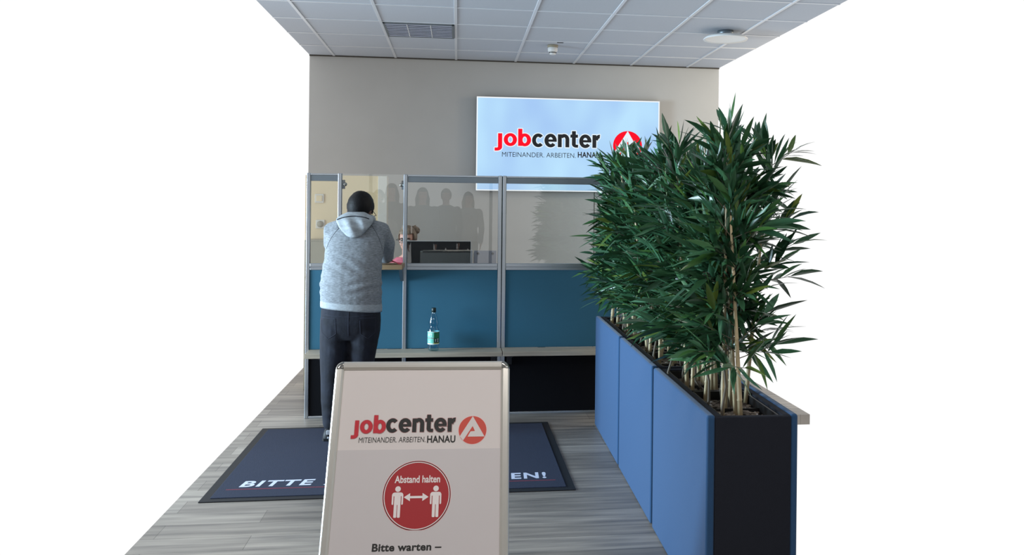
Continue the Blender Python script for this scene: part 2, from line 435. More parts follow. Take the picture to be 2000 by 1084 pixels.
def jobcenter(fr, j0, j1, jv0, jv1, c0, c1, cv0, cv1, mats, par, off, hd=.008, halo=None):
    red, blk = mats
    a = grot_mb('job', fr, j0, j1, jv0, jv1, off + .0008); b = grot_mb('center', fr, c0, c1, cv0, cv1, off + .0012)
    if halo:
        h = thicken(a, fr, hd, -.0007); h2 = thicken(b, fr, hd, -.0012); h.add(h2.v, h2.f)
        build('lettering_outline', h, halo, par)
    build('lettering', a, red, par, 'red letters job'); build('lettering', b, blk, par, 'black letters center')

# ------------------------------------------------------------------ the setting
H = 3.197; X0, X1 = -1.53, 2.83; YW = 9.348
def st(name, mb, m): return build(name, mb, m, kind='structure')
def slab(pts, z0, z1):
    n = len(pts)
    return MB().add([(a, b, z1) for a, b in pts] + [(a, b, z0) for a, b in pts], [tuple(range(n)), tuple(range(2 * n - 1, n - 1, -1))] + [(i, (i + 1) % n, (i + 1) % n + n, i + n) for i in range(n)])
XL, XR, YF = -3.4, 3.9, -2.6
st('floor', slab([(XL, YF), (XR, YF), (XR, 3.7), (1.392, 3.7), (1.392, 6.75), (X1, 6.75), (X1, YW + .12), (X0, YW + .12), (X0, 3.7), (XL, 3.7)], -.08, 0), M['floor'])
st('wall_back', MB().bx(X0, X1, YW, YW + .12, 0, H + .1), M['wall'])
st('ceiling', slab([(XL, YF), (XR, YF), (XR, 5.7), (X1, 5.7), (X1, YW + .12), (X0, YW + .12), (X0, 5.7), (XL, 5.7)], H, H + .1), M['tile'])
# unseen end of the hall, added to hold back fill light: a long window between parapet and lintel, and two closed sides
st('wall_front', MB().bx(XL, XR, YF - .12, YF, 0, .12).bx(XL, XR, YF - .12, YF, 2.45, H).bx(XL, -3.2, YF - .12, YF, .12, 2.45).bx(3.0, XR, YF - .12, YF, .12, 2.45), M['wall'])
wf = MB()
for x in (-3.2, -1.6, .62, 3.0): wf.bx(x - .03, x + .03, YF - .09, YF - .03, .12, 2.45)
wf.bx(-3.2, 3.0, YF - .09, YF - .03, .12, .18).bx(-3.2, 3.0, YF - .09, YF - .03, 2.39, 2.45)
st('window_1', wf, M['alu'])
st('wall_left', MB().bx(XL - .12, XL, YF, 3.6, 0, H), M['wall'])
st('wall_right', MB().bx(XR, XR + .12, YF, 5.2, 0, H), M['wall'])
tees = MB(); gx, gy, gw = -.6568, 6.8915, .625
xs = [gx + i * gw for i in range(-1, 6)]; ys = [gy + j * gw for j in range(-9, 4)]
for x in xs: tees.bx(x - .012, x + .012, YF, YW, H - .007, H + .002, .001, 1)
for y in ys: tees.bx(X0, X1, y - .012, y + .012, H - .0055, H + .002, .001, 1)
st('trim_1', tees, M['grid'])
st('trim_2', MB().bx(X0, X1, YW - .02, YW, H - .012, H - .0), M['dark_trim'])
# seam in the back wall, seen through the right-hand glass
st('trim_3', MB().bx(1.455, 1.462, YW - .002, YW, 0, 1.82), M['dark_trim'])

# bright reflection in the glass, built as a solid cream panel with fittings
st('wall_reflection', MB().bx(-1.40, -.74, 8.4, 8.5, 0, 1.925, .004), M['cream'])
st('trim_4', MB().bx(-.74, -.655, 8.38, 8.52, 0, 1.925, .004), M['cream2'])  # lighter strip of the same reflection, built solid
sw = thing('mirrored_switch', (-1.272, 8.399, 1.67), 'pale square light switch copied from the reflection in the left glass', 'light switch')  # mirrored fitting built as a solid one
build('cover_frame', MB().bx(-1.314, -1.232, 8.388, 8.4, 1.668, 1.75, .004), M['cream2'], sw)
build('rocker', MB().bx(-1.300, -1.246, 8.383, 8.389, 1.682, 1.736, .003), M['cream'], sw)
so = thing('mirrored_socket', (-1.26, 8.399, 1.43), 'small round-faced power socket copied from the reflection, below the light switch', 'socket')  # also a mirrored fitting, built solid
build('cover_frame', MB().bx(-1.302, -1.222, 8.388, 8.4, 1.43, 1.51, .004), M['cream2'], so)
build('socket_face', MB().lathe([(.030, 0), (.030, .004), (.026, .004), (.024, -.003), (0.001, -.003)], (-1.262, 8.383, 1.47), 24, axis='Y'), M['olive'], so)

# ------------------------------------------------------------------ things on the ceiling
vt = thing('ceiling_vent', (-.345, 7.83, H), 'grey slatted ventilation grille set into the ceiling grid', 'vent')
vx0, vx1, vy0, vy1 = gx + .014, gx + gw - .014, gy + gw + .014, gy + 2 * gw - .014
fr_ = MB()
fr_.bx(vx0, vx1, vy0, vy0 + .02, H - .014, H - .001, .002); fr_.bx(vx0, vx1, vy1 - .02, vy1, H - .014, H - .001, .002)
fr_.bx(vx0, vx0 + .02, vy0, vy1, H - .014, H - .001, .002); fr_.bx(vx1 - .02, vx1, vy0, vy1, H - .014, H - .001, .002)
build('vent_frame', fr_, M['alu_dark'], vt)
build('backing', MB().bx(vx0 + .01, vx1 - .01, vy0 + .01, vy1 - .01, H - .003, H - .001), M['gap'], vt)
for k in range(8):
    y = vy0 + .055 + k * .0695
    build('slat', MB().box(((vx0 + vx1) / 2, y, H - .012), (vx1 - vx0 - .04, .034, .003), 0.001, 1), M['organizer'], vt)
for k in (1, 2):
    x = vx0 + (vx1 - vx0) * k / 3
    build('divider', MB().bx(x - .003, x + .003, vy0 + .02, vy1 - .02, H - .0145, H - .004), M['white_plastic'], vt)
# smoke detector
sd = thing('smoke_detector', (.884, 8.34, H), 'small round smoke detector hanging from the ceiling', 'smoke detector')
c = (.884, 8.34, H)
build('base', MB().lathe([(.05, 0), (.052, -.012), (.05, -.02), (.04, -.022)], c), M['olive'], sd)
build('housing', MB().lathe([(.04, -.020), (.047, -.028), (.047, -.052), (.043, -.062), (.034, -.066)], c), M['white_plastic'], sd)
build('sensor_cage', MB().lathe([(.032, -.062), (.032, -.082), (.027, -.09), (.004, -.092)], c), M['white_plastic'], sd)
sl = MB()
for k in range(10):
    a = 2 * PI * k / 10; sl.box((c[0] + .0325 * math.cos(a), c[1] + .0325 * math.sin(a), H - .073), (.004, .012, .01), 0, mtx=Matrix.Rotation(a, 3, 'Z'))
build('sensor_slots', sl, M['gap'], sd)
# round ceiling unit at the right
cl = thing('ceiling_unit', (2.29, 7.38, H), 'round white domed unit on the ceiling at the upper right', 'ceiling lamp')
c = (2.29, 7.38, H)
build('mount', MB().lathe([(.07, 0), (.07, -.03), (.055, -.045), (.05, -.06)], c), M['alu_dark'], cl)
build('dome', MB().lathe([(.05, -.035), (.12, -.04), (.17, -.052), (.192, -.07), (.19, -.078), (.165, -.07), (.10, -.064), (.005, -.062)], c, 40), M['white_plastic'], cl)
build('ceiling_slot', MB().bx(.905, .965, 8.152, 8.166, H - .010, H - .005, .001, 1), M['gap'], None, 'short dark slot in the ceiling behind the smoke detector', 'slot')

# lamp panels added out of view to brighten the poster stand
for x, nm in ((-1.85, 'added square fill light over the left of the waiting area'), (.03, 'added square fill light straight over the waiting area'), (1.9, 'added square fill light over the right of the waiting area')):
    t = thing('added_fill_panel', (x, 1.55, H), nm, 'ceiling lamp', 'added fill lights over the waiting area')
    build('lamp_frame', MB().bx(x - .30, x + .30, 1.25, 1.85, H - .016, H - .001, .003), M['white_plastic'], t)
    build('diffuser', MB().bx(x - .28, x + .28, 1.27, 1.83, H - .019, H - .015), M['edge_lit'], t)
    area_light('added_fill_light', (x, 1.55, H - .03), (x, 1.55, 0), .55, .55, 25, (1.0, .94, .90))

# ------------------------------------------------------------------ lit sign on the back wall
SX0, SX1, SZ0, SZ1, SY = .187, 2.147, 1.817, 2.803, 9.262
sg = thing('illuminated_sign', ((SX0 + SX1) / 2, 9.30, SZ0), 'wide pale blue back-lit sign with red and black lettering on the back wall', 'sign')
build('housing', MB().bx(SX0 - .004, SX1 + .004, SY + .012, YW - .02, SZ0 - .004, SZ1 + .004, .003), M['alu_dark'], sg)
build('wall_bracket', MB().bx(SX0 + .3, SX1 - .3, YW - .021, YW, SZ0 + .3, SZ1 - .3), M['gap'], sg)
build('light_panel', MB().bx(SX0, SX1, SY, SY + .014, SZ0, SZ1), M['screen'], sg)
eg = MB(); t = .011
eg.bx(SX0, SX1, SY - .006, SY + .001, SZ1 - t, SZ1); eg.bx(SX0, SX1, SY - .006, SY + .001, SZ0, SZ0 + t)
eg.bx(SX0, SX0 + t, SY - .006, SY + .001, SZ0, SZ1); eg.bx(SX1 - t, SX1, SY - .006, SY + .001, SZ0, SZ1)
build('lit_edge', eg, M['edge_lit'], sg)
SF = lambda u, v, o=0.0: V3((u, SY - .001 - o, v))
jobcenter(SF, .378, .762, 2.238, 2.474, .772, 1.50, 2.283, 2.461, (M['sign_red'], M['sign_black']), sg, .001, .010, M['sign_halo'])
tm = text_mb('MITEINANDER. ARBEITEN.', SF, .457, 1.24, 2.176, 2.226, -0.004, 0, 1.0, .002)
build('lettering', tm, M['sign_black'], sg, 'thin grey letters of the sign')
build('lettering', text_mb('HANAU', SF, 1.262, 1.505, 2.180, 2.242, 0.028, 0, 1.05, .002), M['sign_black'], sg, 'bold black letters HANAU')
eu, ev, er = 1.800, 2.316, .158
flat('emblem_disc', [disc(SF, eu, ev, er, .002)], M['sign_red'], sg)
flat('emblem_figure', [[SF(eu + x * er, ev + y * er, .004) for x, y in EMB]], M['sign_halo'], sg)

# ------------------------------------------------------------------ reception counter: partition bays
CY = 7.0
def post(mb, x, z0, z1, wd=.03, y=CY):
    mb.bx(x - wd / 2, x + wd / 2, y - .022, y + .022, z0, z1, .004, 2)
    for s in (-1, 1): mb.bx(x + s * wd * .22 - .002, x + s * wd * .22 + .002, y - .0235, y - .02, z0 + .002, z1 - .002)
    return mb
def rail_mb(x0, x1):
    m_ = MB(); m_.bx(x0, x1, CY - .022, CY + .022, 1.172, 1.198, .003); m_.bx(x0, x1, CY - .020, CY + .02, 1.146, 1.164, .003)
    m_.bx(x0, x1, CY - .012, CY + .015, 1.16, 1.175); return m_
def lean(mb):     # the panes stand a hair out of plumb
    mb.v = [p + V3((0, -.007 * (p.z - 1.52), 0)) for p in mb.v]; return mb
def bay(label, x0, x1, posts, glass):
    t = thing('partition_screen', ((x0 + x1) / 2, CY, 0), label, 'partition')
    for x, z0, z1 in posts: build('post', post(MB(), x, z0, z1), M['alu'], t)
    build('fabric_panel', MB().bx(x0, x1, CY - .014, CY + .014, .53, 1.15, .004), M['teal'], t)
    build('middle_rail', rail_mb(x0, x1), M['alu'], t)
    gx0, gx1 = glass
    build('glass_pane', lean(MB().bx(gx0, gx1, CY - .003, CY + .003, 1.195, 1.855)), M['glass'], t, 'clear glass')
    build('top_rail', MB().bx(gx0, gx1, CY - .018, CY + .018, 1.834, 1.878, .002), M['alu_dark'], t)
    build('top_edge', MB().bx(gx0, gx1, CY - .02, CY + .02, 1.879, 1.892, .002), M['alu'], t)
    build('lower_panel', MB().bx(x0, x1, CY - .012, CY + .012, .02, .50), M['perf'], t, 'black perforated lower panel')
    build('base_rail', MB().bx(x0, x1, CY - .02, CY + .02, .0, .018, .003), M['alu'], t)
    return t
bay('left blue fabric partition with a framed glass pane, behind the man', -1.125, -.42, [(-.905, 1.19, 1.895), (-1.14, 0, 1.895)], (-1.125, -.915))
bay('middle blue fabric partition behind the green bottle, glass pane on top', -.39, .318, [(-.405, 0, 1.895), (.334, 0, 1.895)], (-.388, .318))
bay('right blue fabric partition with glass pane, beside the planters', .383, 1.30, [(.368, 0, 1.895), (1.315, 0, 1.895)], (.383, 1.30))
build('cover_strip', MB().bx(.347, .355, CY - .008, CY + .012, .5, 1.89), M['gap'], None, 'dark gap strip between the middle and right partitions', 'strip')
cg = thing('service_window', (-.655, CY, 1.2), 'frameless glass pane held by round clamps, in front of the clerk', 'glass pane')
build('glass_pane', lean(MB().bx(-.888, -.422, CY - .004, CY + .002, 1.20, 1.893)), M['glass'], cg, 'clear glass')
for x in (-.868, -.437):
    k = build('clamp', MB().lathe([(.001, -.014), (.010, -.013), (.015, -.008), (.015, .010), (.001, .012)], (x, CY, 1.811), 20, axis='Y'), M['chrome'], cg)
    build('clamp_bracket', MB().bx(min(x, x + (-.03 if x < -.6 else .03)), max(x, x + (-.03 if x < -.6 else .03)), CY - .006, CY + .006, 1.775, 1.845, .002), M['alu_dark'], k)

# low bench boards along the counter
for nm, x0, x1 in (('long grey oak bench board left of the joint, holding the bottle', -1.125, .352), ('grey oak bench board right of the joint, running to the planters', .357, 1.32)):
    t = thing('bench_board', ((x0 + x1) / 2, 6.87, .5), nm, 'bench')
    build('board', MB().bx(x0, x1, 6.78, 6.977, .494, .530, .003), M['wood'], t)
    for x in ((x0 + .12, x1 - .06) if x0 < 0 else (x0 + .06, x1 - .1)):
        b_ = build('bracket', MB().bx(x - .02, x + .02, 6.80, 6.98, .482, .494, .002).bx(x - .02, x + .02, 6.955, 6.978, .40, .484, .002), M['black'], t)
        sc = MB()
        for q in (-.01, .01): sc.lathe([(.005, 0), (.005, -.006), (.001, -.007)], (x + q, 6.84, .482), 8)
        build('screw', sc, M['alu'], b_)
# small elbow shelf
es = thing('elbow_shelf', (-.66, 6.83, 1.16), 'small wooden shelf on the glass screen that the man leans on', 'shelf')
build('board', MB().bx(-.93, -.405, 6.70, 6.976, 1.168, 1.204, .004), M['wood2'], es)
for x in (-.90, -.425):
    bk = MB(); bk.add([(x - .012, 6.74, 1.168), (x - .012, 6.974, 1.168), (x - .012, 6.974, 1.06), (x + .012, 6.74, 1.168), (x + .012, 6.974, 1.168), (x + .012, 6.974, 1.06)],
                      [(0, 1, 2), (5, 4, 3), (0, 3, 4, 1), (1, 4, 5, 2), (2, 5, 3, 0)])
    build('bracket', bk, M['alu_dark'], es)
pc = MB()
random.seed(3)
g = [[V3((-.545 + .125 * i / 6, 6.765 + .10 * j / 4, 1.2045 + .034 * max(0, 1 - abs(i - 2) / 3.2) * (1 - j / 6.0) + random.uniform(0, .004))) for i in range(7)] for j in range(5)]
vs_ = [p for r in g for p in r] + [p - V3((0, 0, .0)) + V3((0, 0, 0.004)) for r in g for p in r]
fs_ = []
for j in range(4):
    for i in range(6):
        a = j * 7 + i; fs_ += [(a, a + 1, a + 8, a + 7), (a + 42, a + 35, a + 36, a + 43)]
for i in range(6): fs_ += [(i, i + 35, i + 36, i + 1), (28 + i, 29 + i, 64 + i, 63 + i)]
for j in range(4): fs_ += [(j * 7, j * 7 + 7, j * 7 + 42, j * 7 + 35), (j * 7 + 6, j * 7 + 41, j * 7 + 48, j * 7 + 13)]
pc.add(vs_, fs_, 0, False)
build('folded_paper', pc, M['pinkcloth'], None, 'crumpled red-pink paper lying on the elbow shelf beside the man', 'paper')

# ------------------------------------------------------------------ behind the counter
dk = thing('office_desk', (-.1, 7.5, 0), 'pale office desk behind the glass partition', 'desk')
build('desk_top', MB().bx(-.85, .75, 7.30, 7.62, .715, .74, .003), M['desk'], dk)
for x in (-.82, .72):
    for y in (7.33, 7.59): build('leg', MB().bx(x - .02, x + .02, y - .02, y + .02, 0, .715, .003), M['alu_dark'], dk)
build('inner_ledge', MB().bx(-.40, .33, 7.022, 7.29, 1.130, 1.150, .003), M['desk'], None, 'pale ledge behind the middle glass, carrying the grey blue organiser', 'shelf', None)
mo = thing('computer_monitor', (-.16, 7.34, .74), 'black computer monitor seen from behind the glass beside the clerk', 'monitor')
Mx0, Mx1, Mz0, Mz1 = -.428, .114, 1.055, 1.362
build('back_shell', MB().bx(Mx0 + .004, Mx1 - .004, 7.315, 7.35, Mz0 + .004, Mz1 - .004, .008, 3), M['monitor'], mo)
build('bezel', MB().bx(Mx0, Mx1, 7.312, 7.356, Mz1 - .004, Mz1, .001).bx(Mx1 - .004, Mx1, 7.312, 7.356, Mz0, Mz1 - .004, .001).bx(Mx0, Mx0 + .004, 7.312, 7.356, Mz0, Mz1 - .004, .001).bx(Mx0, Mx1, 7.334, 7.356, Mz0, Mz0 + .006, .001), M['white_plastic'], mo, 'thin pale bezel')
build('display', MB().bx(Mx0 + .008, Mx1 - .008, 7.355, 7.358, Mz0 + .012, Mz1 - .008), M['black_gloss'], mo)
build('stand', MB().bx(-.19, -.13, 7.36, 7.39, .75, 1.2, .004).bx(-.28, -.04, 7.33, 7.55, .74, .755, .004), M['black'], mo)
og = thing('desk_organizer', (.215, 7.2, 1.15), 'grey blue plastic organiser with two round screws, right of the monitor', 'organiser')
build('front_panel', MB().bx(.135, .316, 7.14, 7.148, 1.152, 1.292, .002), M['organizer'], og)
build('side_panel', MB().bx(.112, .122, 7.14, 7.28, 1.151, 1.29, .002).bx(.135, .14, 7.148, 7.28, 1.151, 1.27), M['organizer'], og)
build('base', MB().bx(.112, .316, 7.14, 7.28, 1.150, 1.155), M['organizer'], og)
for x in (.168, .284): build('screw', MB().lathe([(.010, .002), (.010, -.004), (.006, -.005), (.005, -.002), (.001, -.002)], (x, 7.14, 1.268), 16, axis='Y'), M['tray'], og)
oc = thing('mirrored_cabinet', (-1.22, 8.2, 0), 'olive grey cabinet shape copied from the reflection in the left glass', 'cabinet')  # solid stand-in for the olive patch mirrored in the glass
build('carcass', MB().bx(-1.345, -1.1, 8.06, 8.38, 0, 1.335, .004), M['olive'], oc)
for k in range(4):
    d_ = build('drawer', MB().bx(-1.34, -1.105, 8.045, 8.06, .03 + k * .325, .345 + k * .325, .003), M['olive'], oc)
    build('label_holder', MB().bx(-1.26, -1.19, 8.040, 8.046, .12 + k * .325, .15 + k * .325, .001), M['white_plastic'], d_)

# ------------------------------------------------------------------ bottle on the bench
bt = thing('water_bottle', (-.175, 6.875, .53), 'clear plastic water bottle with green label standing on the bench board', 'bottle')
c = (-.175, 6.875, .531)
prof = [(.001, .004), (.03, .0), (.041, .006), (.044, .018), (.044, .05), (.0445, .055), (.0445, .148), (.044, .152), (.043, .165), (.036, .178), (.031, .186), (.033, .196), (.039, .208), (.038, .222), (.030, .252), (.020, .284), (.0145, .298), (.0145, .312)]
build('bottle_body', MB().lathe(prof, c, 28), M['pet'], bt)
build('screw_cap', MB().lathe([(.0165, .296), (.018, .298), (.0175, .328), (.015, .331), (.001, .332)], c, 24), M['cap'], bt, 'dark green screw cap')
def lab(a0, a1, z0, z1, r=.0452, n=8):
    vs_ = []; fs_ = []
    for i in range(n + 1):
        a = math.radians(a0 + (a1 - a0) * i / n)
        for z in (z0, z1): vs_.append(V3(c) + V3((r * math.sin(a), -r * math.cos(a), z)))
    return vs_, [(2 * i, 2 * i + 2, 2 * i + 3, 2 * i + 1) for i in range(n)]
lb = MB(); lb.add(*lab(-180, 180, .052, .150, .0449, 36), mi=0)
lb.add(*lab(-80, 5, .105, .146), mi=1); lb.add(*lab(-80, 5, .062, .096), mi=1); lb.add(*lab(5, 85, .060, .146), mi=2)
lb.add(*lab(5, 70, .066, .100, .0455), mi=3); lb.add(*lab(-70, 60, .147, .151, .0456), mi=0); lb.add(*lab(0, 70, .058, .064, .0456), mi=4)
lb.add(*lab(-80, 8, .098, .103, .0454), mi=3)
for a0, a1, z0, z1 in ((-60, -53, .115, .138), (-50, -44, .115, .138), (-40, -34, .115, .138), (-31, -12, .131, .138), (-22, -15, .113, .131), (18, 26, .080, .095), (18, 24, .072, .078), (38, 60, .092, .096), (44, 52, .072, .094), (40, 58, .072, .076), (-60, -30, .075, .08)):
    lb.add(*lab(a0, a1, z0, z1, .0459, 3), mi=0)
build('bottle_label', lb, [M['label_white'], M['label_mint'], M['label_green'], M['label_dark'], M['label_yellow']], bt, 'green and mint label with pale marks')

# ------------------------------------------------------------------ doormat
dm = thing('entrance_mat', (-.35, 5.88, 0), 'navy carpet mat with black rubber edge and white lettering on the floor', 'mat')
ax0, ax1, ay0, ay1 = -1.40, .70, 5.065, 6.685
build('rubber_edge', MB().bx(ax0, ax1, ay0, ay1, 0.0005, .006, .002), M['rubber'], dm)
build('pile', MB().bx(ax0 + .05, ax1 - .05, ay0 + .05, ay1 - .05, .004, .010, .002), M['mat_navy'], dm)
MF = lambda u, v, o=0.0: V3((u, v, .0105 + o))
build('lettering', text_mb('BITTE', MF, -1.24, -.822, 5.295, 5.405, 0.03, 0.15, 1.15), M['mat_white'], dm)
build('lettering', text_mb('ABSTAND', MF, -.765, -.09, 5.290, 5.405, 0.03, 0.15, 1.15), M['mat_white'], dm)
build('lettering', text_mb('HALTEN!', MF, -.03, .553, 5.283, 5.405, 0.03, 0.05, 1.15), M['mat_white'], dm)
build('red_line', MB().add([MF(-1.3, 5.247), MF(.6, 5.235), MF(.6, 5.25), MF(-1.3, 5.262)], [(0, 1, 2, 3)]), M['mat_red'], dm)

# ------------------------------------------------------------------ A-board poster stand
BC = V3((-.1197, 3.3240, 1.0686)); psi, tau = -.04923, .44673
Ba = V3((math.cos(psi), math.sin(psi), 0)); Bd = V3((math.sin(psi) * math.sin(tau), -math.cos(psi) * math.sin(tau), -math.cos(tau))); Bn = Ba.cross(-Bd)
BL = (BC.z - .004) / math.cos(tau)
PF = lambda u, v, o=0.0: BC + Ba * u - Bd * v + Bn * o     # v is measured upward from the top edge (so negative on the board)
def pf_box(mb, u0, u1, v0, v1, o0, o1, bev=0.0):
    m3 = Matrix((Ba, -Bd, Bn)).transposed()
    return mb.box(PF((u0 + u1) / 2, (v0 + v1) / 2, (o0 + o1) / 2), (abs(u1 - u0), abs(v1 - v0), abs(o1 - o0)), bev, 2, mtx=m3)
sb = thing('poster_stand', (BC.x, BC.y - .02, 0), 'silver framed A-board poster stand in the foreground', 'sign stand')
hw, rw = .32, .032
build('backing_board', pf_box(MB(), -hw + .01, hw - .01, -BL + .01, -.01, -.014, -.002), M['white_plastic'], sb)
def snap_rail(p0, p1, across):
    # rounded snap-frame profile swept from p0 to p1 ; across = (du,dv) direction of its width
    prof = [(-.5, -.9), (-.5, 0.0), (-.46, .35), (-.3, .75), (0, .95), (.25, .9), (.42, .55), (.5, .25), (.5, -.15), (.5, -.9)]
    rings = []
    for p in (p0, p1): rings.append([PF(p[0] + across[0] * a * rw, p[1] + across[1] * a * rw, b * .012) for a, b in prof])
    return MB().loft(rings, 0, False, True)
cr = .03
build('frame_rail', snap_rail((-hw + cr, -rw / 2), (hw - cr, -rw / 2), (0, -1)), M['frame'], sb)
build('frame_rail', snap_rail((-hw + cr, -BL + rw / 2), (hw - cr, -BL + rw / 2), (0, 1)), M['frame'], sb)
build('frame_rail', snap_rail((-hw + rw / 2, -cr), (-hw + rw / 2, -BL + cr), (1, 0)), M['frame'], sb)
build('frame_rail', snap_rail((hw - rw / 2, -cr), (hw - rw / 2, -BL + cr), (-1, 0)), M['frame'], sb)
for sx in (-1, 1):
    for vv in (0, -BL):
        sy = -1 if vv == 0 else 1
        prof = [(1.0, -.9), (1.0, 0.0), (.97, .4), (.82, .8), (.55, .95), (.3, .85), (.12, .5), (.02, 0.2), (.02, -.9)]
        rings = []
        for k in range(9):
            a = PI / 2 * k / 8
            rings.append([PF(sx * (hw - cr + (r * cr) * math.sin(a)), vv + sy * (cr - (r * cr) * math.cos(a)), b * .0125) for r, b in prof])
        build('frame_corner', MB().loft(rings, 0, True, True), M['chrome'], sb, 'rounded polished metal corner')
ps = build('poster', pf_box(MB(), -hw + .028, hw - .028, -BL + .028, -.028, -.002, .0), M['poster'], sb, 'printed paper poster')
pl = build('notice_sheet', pf_box(MB(), -.288, .288, -1.10, -.3215, .0002, .0012), M['poster2'], sb, 'slightly greyer sheet overlapping the poster')
jobcenter(PF, -.2445, -.1235, -.2815, -.199, -.1225, .1255, -.2618, -.199, (M['red_ink'], M['ink']), ps, .0006, .0016, M['pale_red'])
build('lettering', text_mb('MITEINANDER. ARBEITEN.', PF, -.2165, .0195, -.2965, -.2775, 0.0, 0.08, 1.0, .0008), M['ink'], ps, 'small black lettering')
build('lettering', text_mb('HANAU', PF, .0255, .1265, -.2995, -.2737, 0.028, 0.0, 1.05, .0008), M['ink'], ps, 'bold black letters HANAU')
eu, ev, er = .1872, -.2555, .0500
flat('emblem_outline', [disc(PF, eu, ev, er + .0016, .0005)], M['pale_red'], ps)
flat('emblem_disc', [disc(PF, eu, ev, er, .0008)], M['brick_ink'], ps)
flat('emblem_figure', [[PF(eu + x * er, ev + y * er, .0012) for x, y in EMB]], M['poster'], ps)
# round keep-your-distance notice
cu, cv, R_ = -.0015, -.4795, .1175
cut = -.1150
flat('notice_outline', [disc(PF, cu, cv, R_ + .0018, .0016, 72, cut - .001)], M['pale_red'], pl)
flat('notice_rim', [disc(PF, cu, cv, R_, .0020, 72, cut)], M['dark_red'], pl)
rg = MB(); ring_poly(rg, PF, cu, cv, R_ - .0065, R_ - .0038, .0028, 72, cut + .0015)
flat('notice_disc', [disc(PF, cu, cv, R_ - .005, .0024, 72, cut + .001)], M['red_sign'], pl)
build('notice_ring', rg, M['white_ink'], pl)
build('notice_lettering', text_mb('Abstand halten', PF, cu - .079, cu + .079, -.4375, -.4125, 0.024, 0, 1.0, .003), M['white_ink'], pl, 'white letters Abstand halten')
for px_ in (-.0672, .0645):
    pg = MB(); hy = -.4575
    pg.add(disc(PF, px_, hy, .0096, .003, 24), [tuple(range(24))])
    body = [(-.0115, -.0115), (.0115, -.0115), (.0165, -.0135), (.0195, -.019), (.0195, -.0505), (.0175, -.0525), (.0145, -.0525), (.0138, -.0505), (.0138, -.024), (.0112, -.024), (.0112, -.0935), (.0092, -.0955), (.0030, -.0955), (.0012, -.0935), (.0010, -.053)]
    half = [PF(px_ + a, hy + b, .003) for a, b in body] + [PF(px_, hy - .053, .003), PF(px_, hy - .0115, .003)]
    pg.add(half[1:], [tuple(range(len(half) - 1))])
    half = [PF(px_ - a, hy + b, .003) for a, b in body] + [PF(px_, hy - .053, .003), PF(px_, hy - .0115, .003)]
    pg.add(half[1:], [tuple(range(len(half) - 1))])
    build('pictogram', pg, M['white_ink'], pl, 'white standing figure')
ay = -.4855
ar = [(-.0445, 0), (-.0228, .0135), (-.0228, .0038), (.0200, .0038), (.0200, .0135), (.0412, 0), (.0200, -.0135), (.0200, -.0038), (-.0228, -.0038), (-.0228, -.0135)]
flat('arrow', [[PF(cu + a, ay + b, .003) for a, b in ar]], M['white_ink'], pl)
build('lettering', text_mb('Bitte warten –', PF, -.1440, .0905, -.6612, -.6355, 0.032, 0.03, 1.05, .0018), M['ink'], pl, 'black letters Bitte warten')
# rear leg panel and hinge
rt_d = V3((-Bd.x, -Bd.y, Bd.z))
RF = lambda u, v, o: BC + V3((0, .05, -.03)) + Ba * u + rt_d * v
rp = MB()
nrm = Ba.cross(rt_d)
m3 = Matrix((Ba, rt_d, nrm)).transposed(); L2 = BL - .034
rp.box(BC + V3((0, .045, -.03)) + rt_d * (L2 / 2), (.62, L2, .014), .003, mtx=m3)
build('rear_panel', rp, M['frame'], sb)
build('hinge', MB().tube([BC + Ba * -.28 + V3((0, .03, -.022)), BC + Ba * .28 + V3((0, .03, -.022))], .012, 10), M['chrome'], sb)

# ------------------------------------------------------------------ planters with bamboo
PX0, PX1, PZ = 1.02, 1.355, .828
GRP = dict(p='blue planter boxes in a row', b='artificial bamboo clumps', m='bark in the planters')
LB = ['nearest blue felt planter box, its black end towards the camera', 'middle blue felt planter box of the row', 'farthest blue felt planter box, next to the counter']
PY = [(3.375, 4.43), (4.47, 5.48), (5.52, 6.58)]
def leaf(mb, base, d, L, Wd, roll, droop):
    d = d.normalized(); ref = V3((0, 0, 1)) if abs(d.z) < .95 else V3((1, 0, 0))
    side = d.cross(ref).normalized(); nn = side.cross(d)
    q = Quaternion(d, roll); side = q @ side; nn = q @ nn
    st_ = [(0, .06), (.14, .55), (.36, 1.0), (.66, .78), (.87, .36), (1.0, .02)]
    vs_ = []
    for t, wf in st_:
        p = base + d * (L * t) + V3((0, 0, -1)) * (droop * L * t * t)
        vs_ += [p - side * (Wd * wf / 2) + nn * (Wd * wf * .14), p, p + side * (Wd * wf / 2) + nn * (Wd * wf * .14)]
    fs_ = []
    for i in range(5):
        a = i * 3; fs_ += [(a, a + 1, a + 4, a + 3), (a + 1, a + 2, a + 5, a + 4)]
    mb.add(vs_, fs_, 0, True)

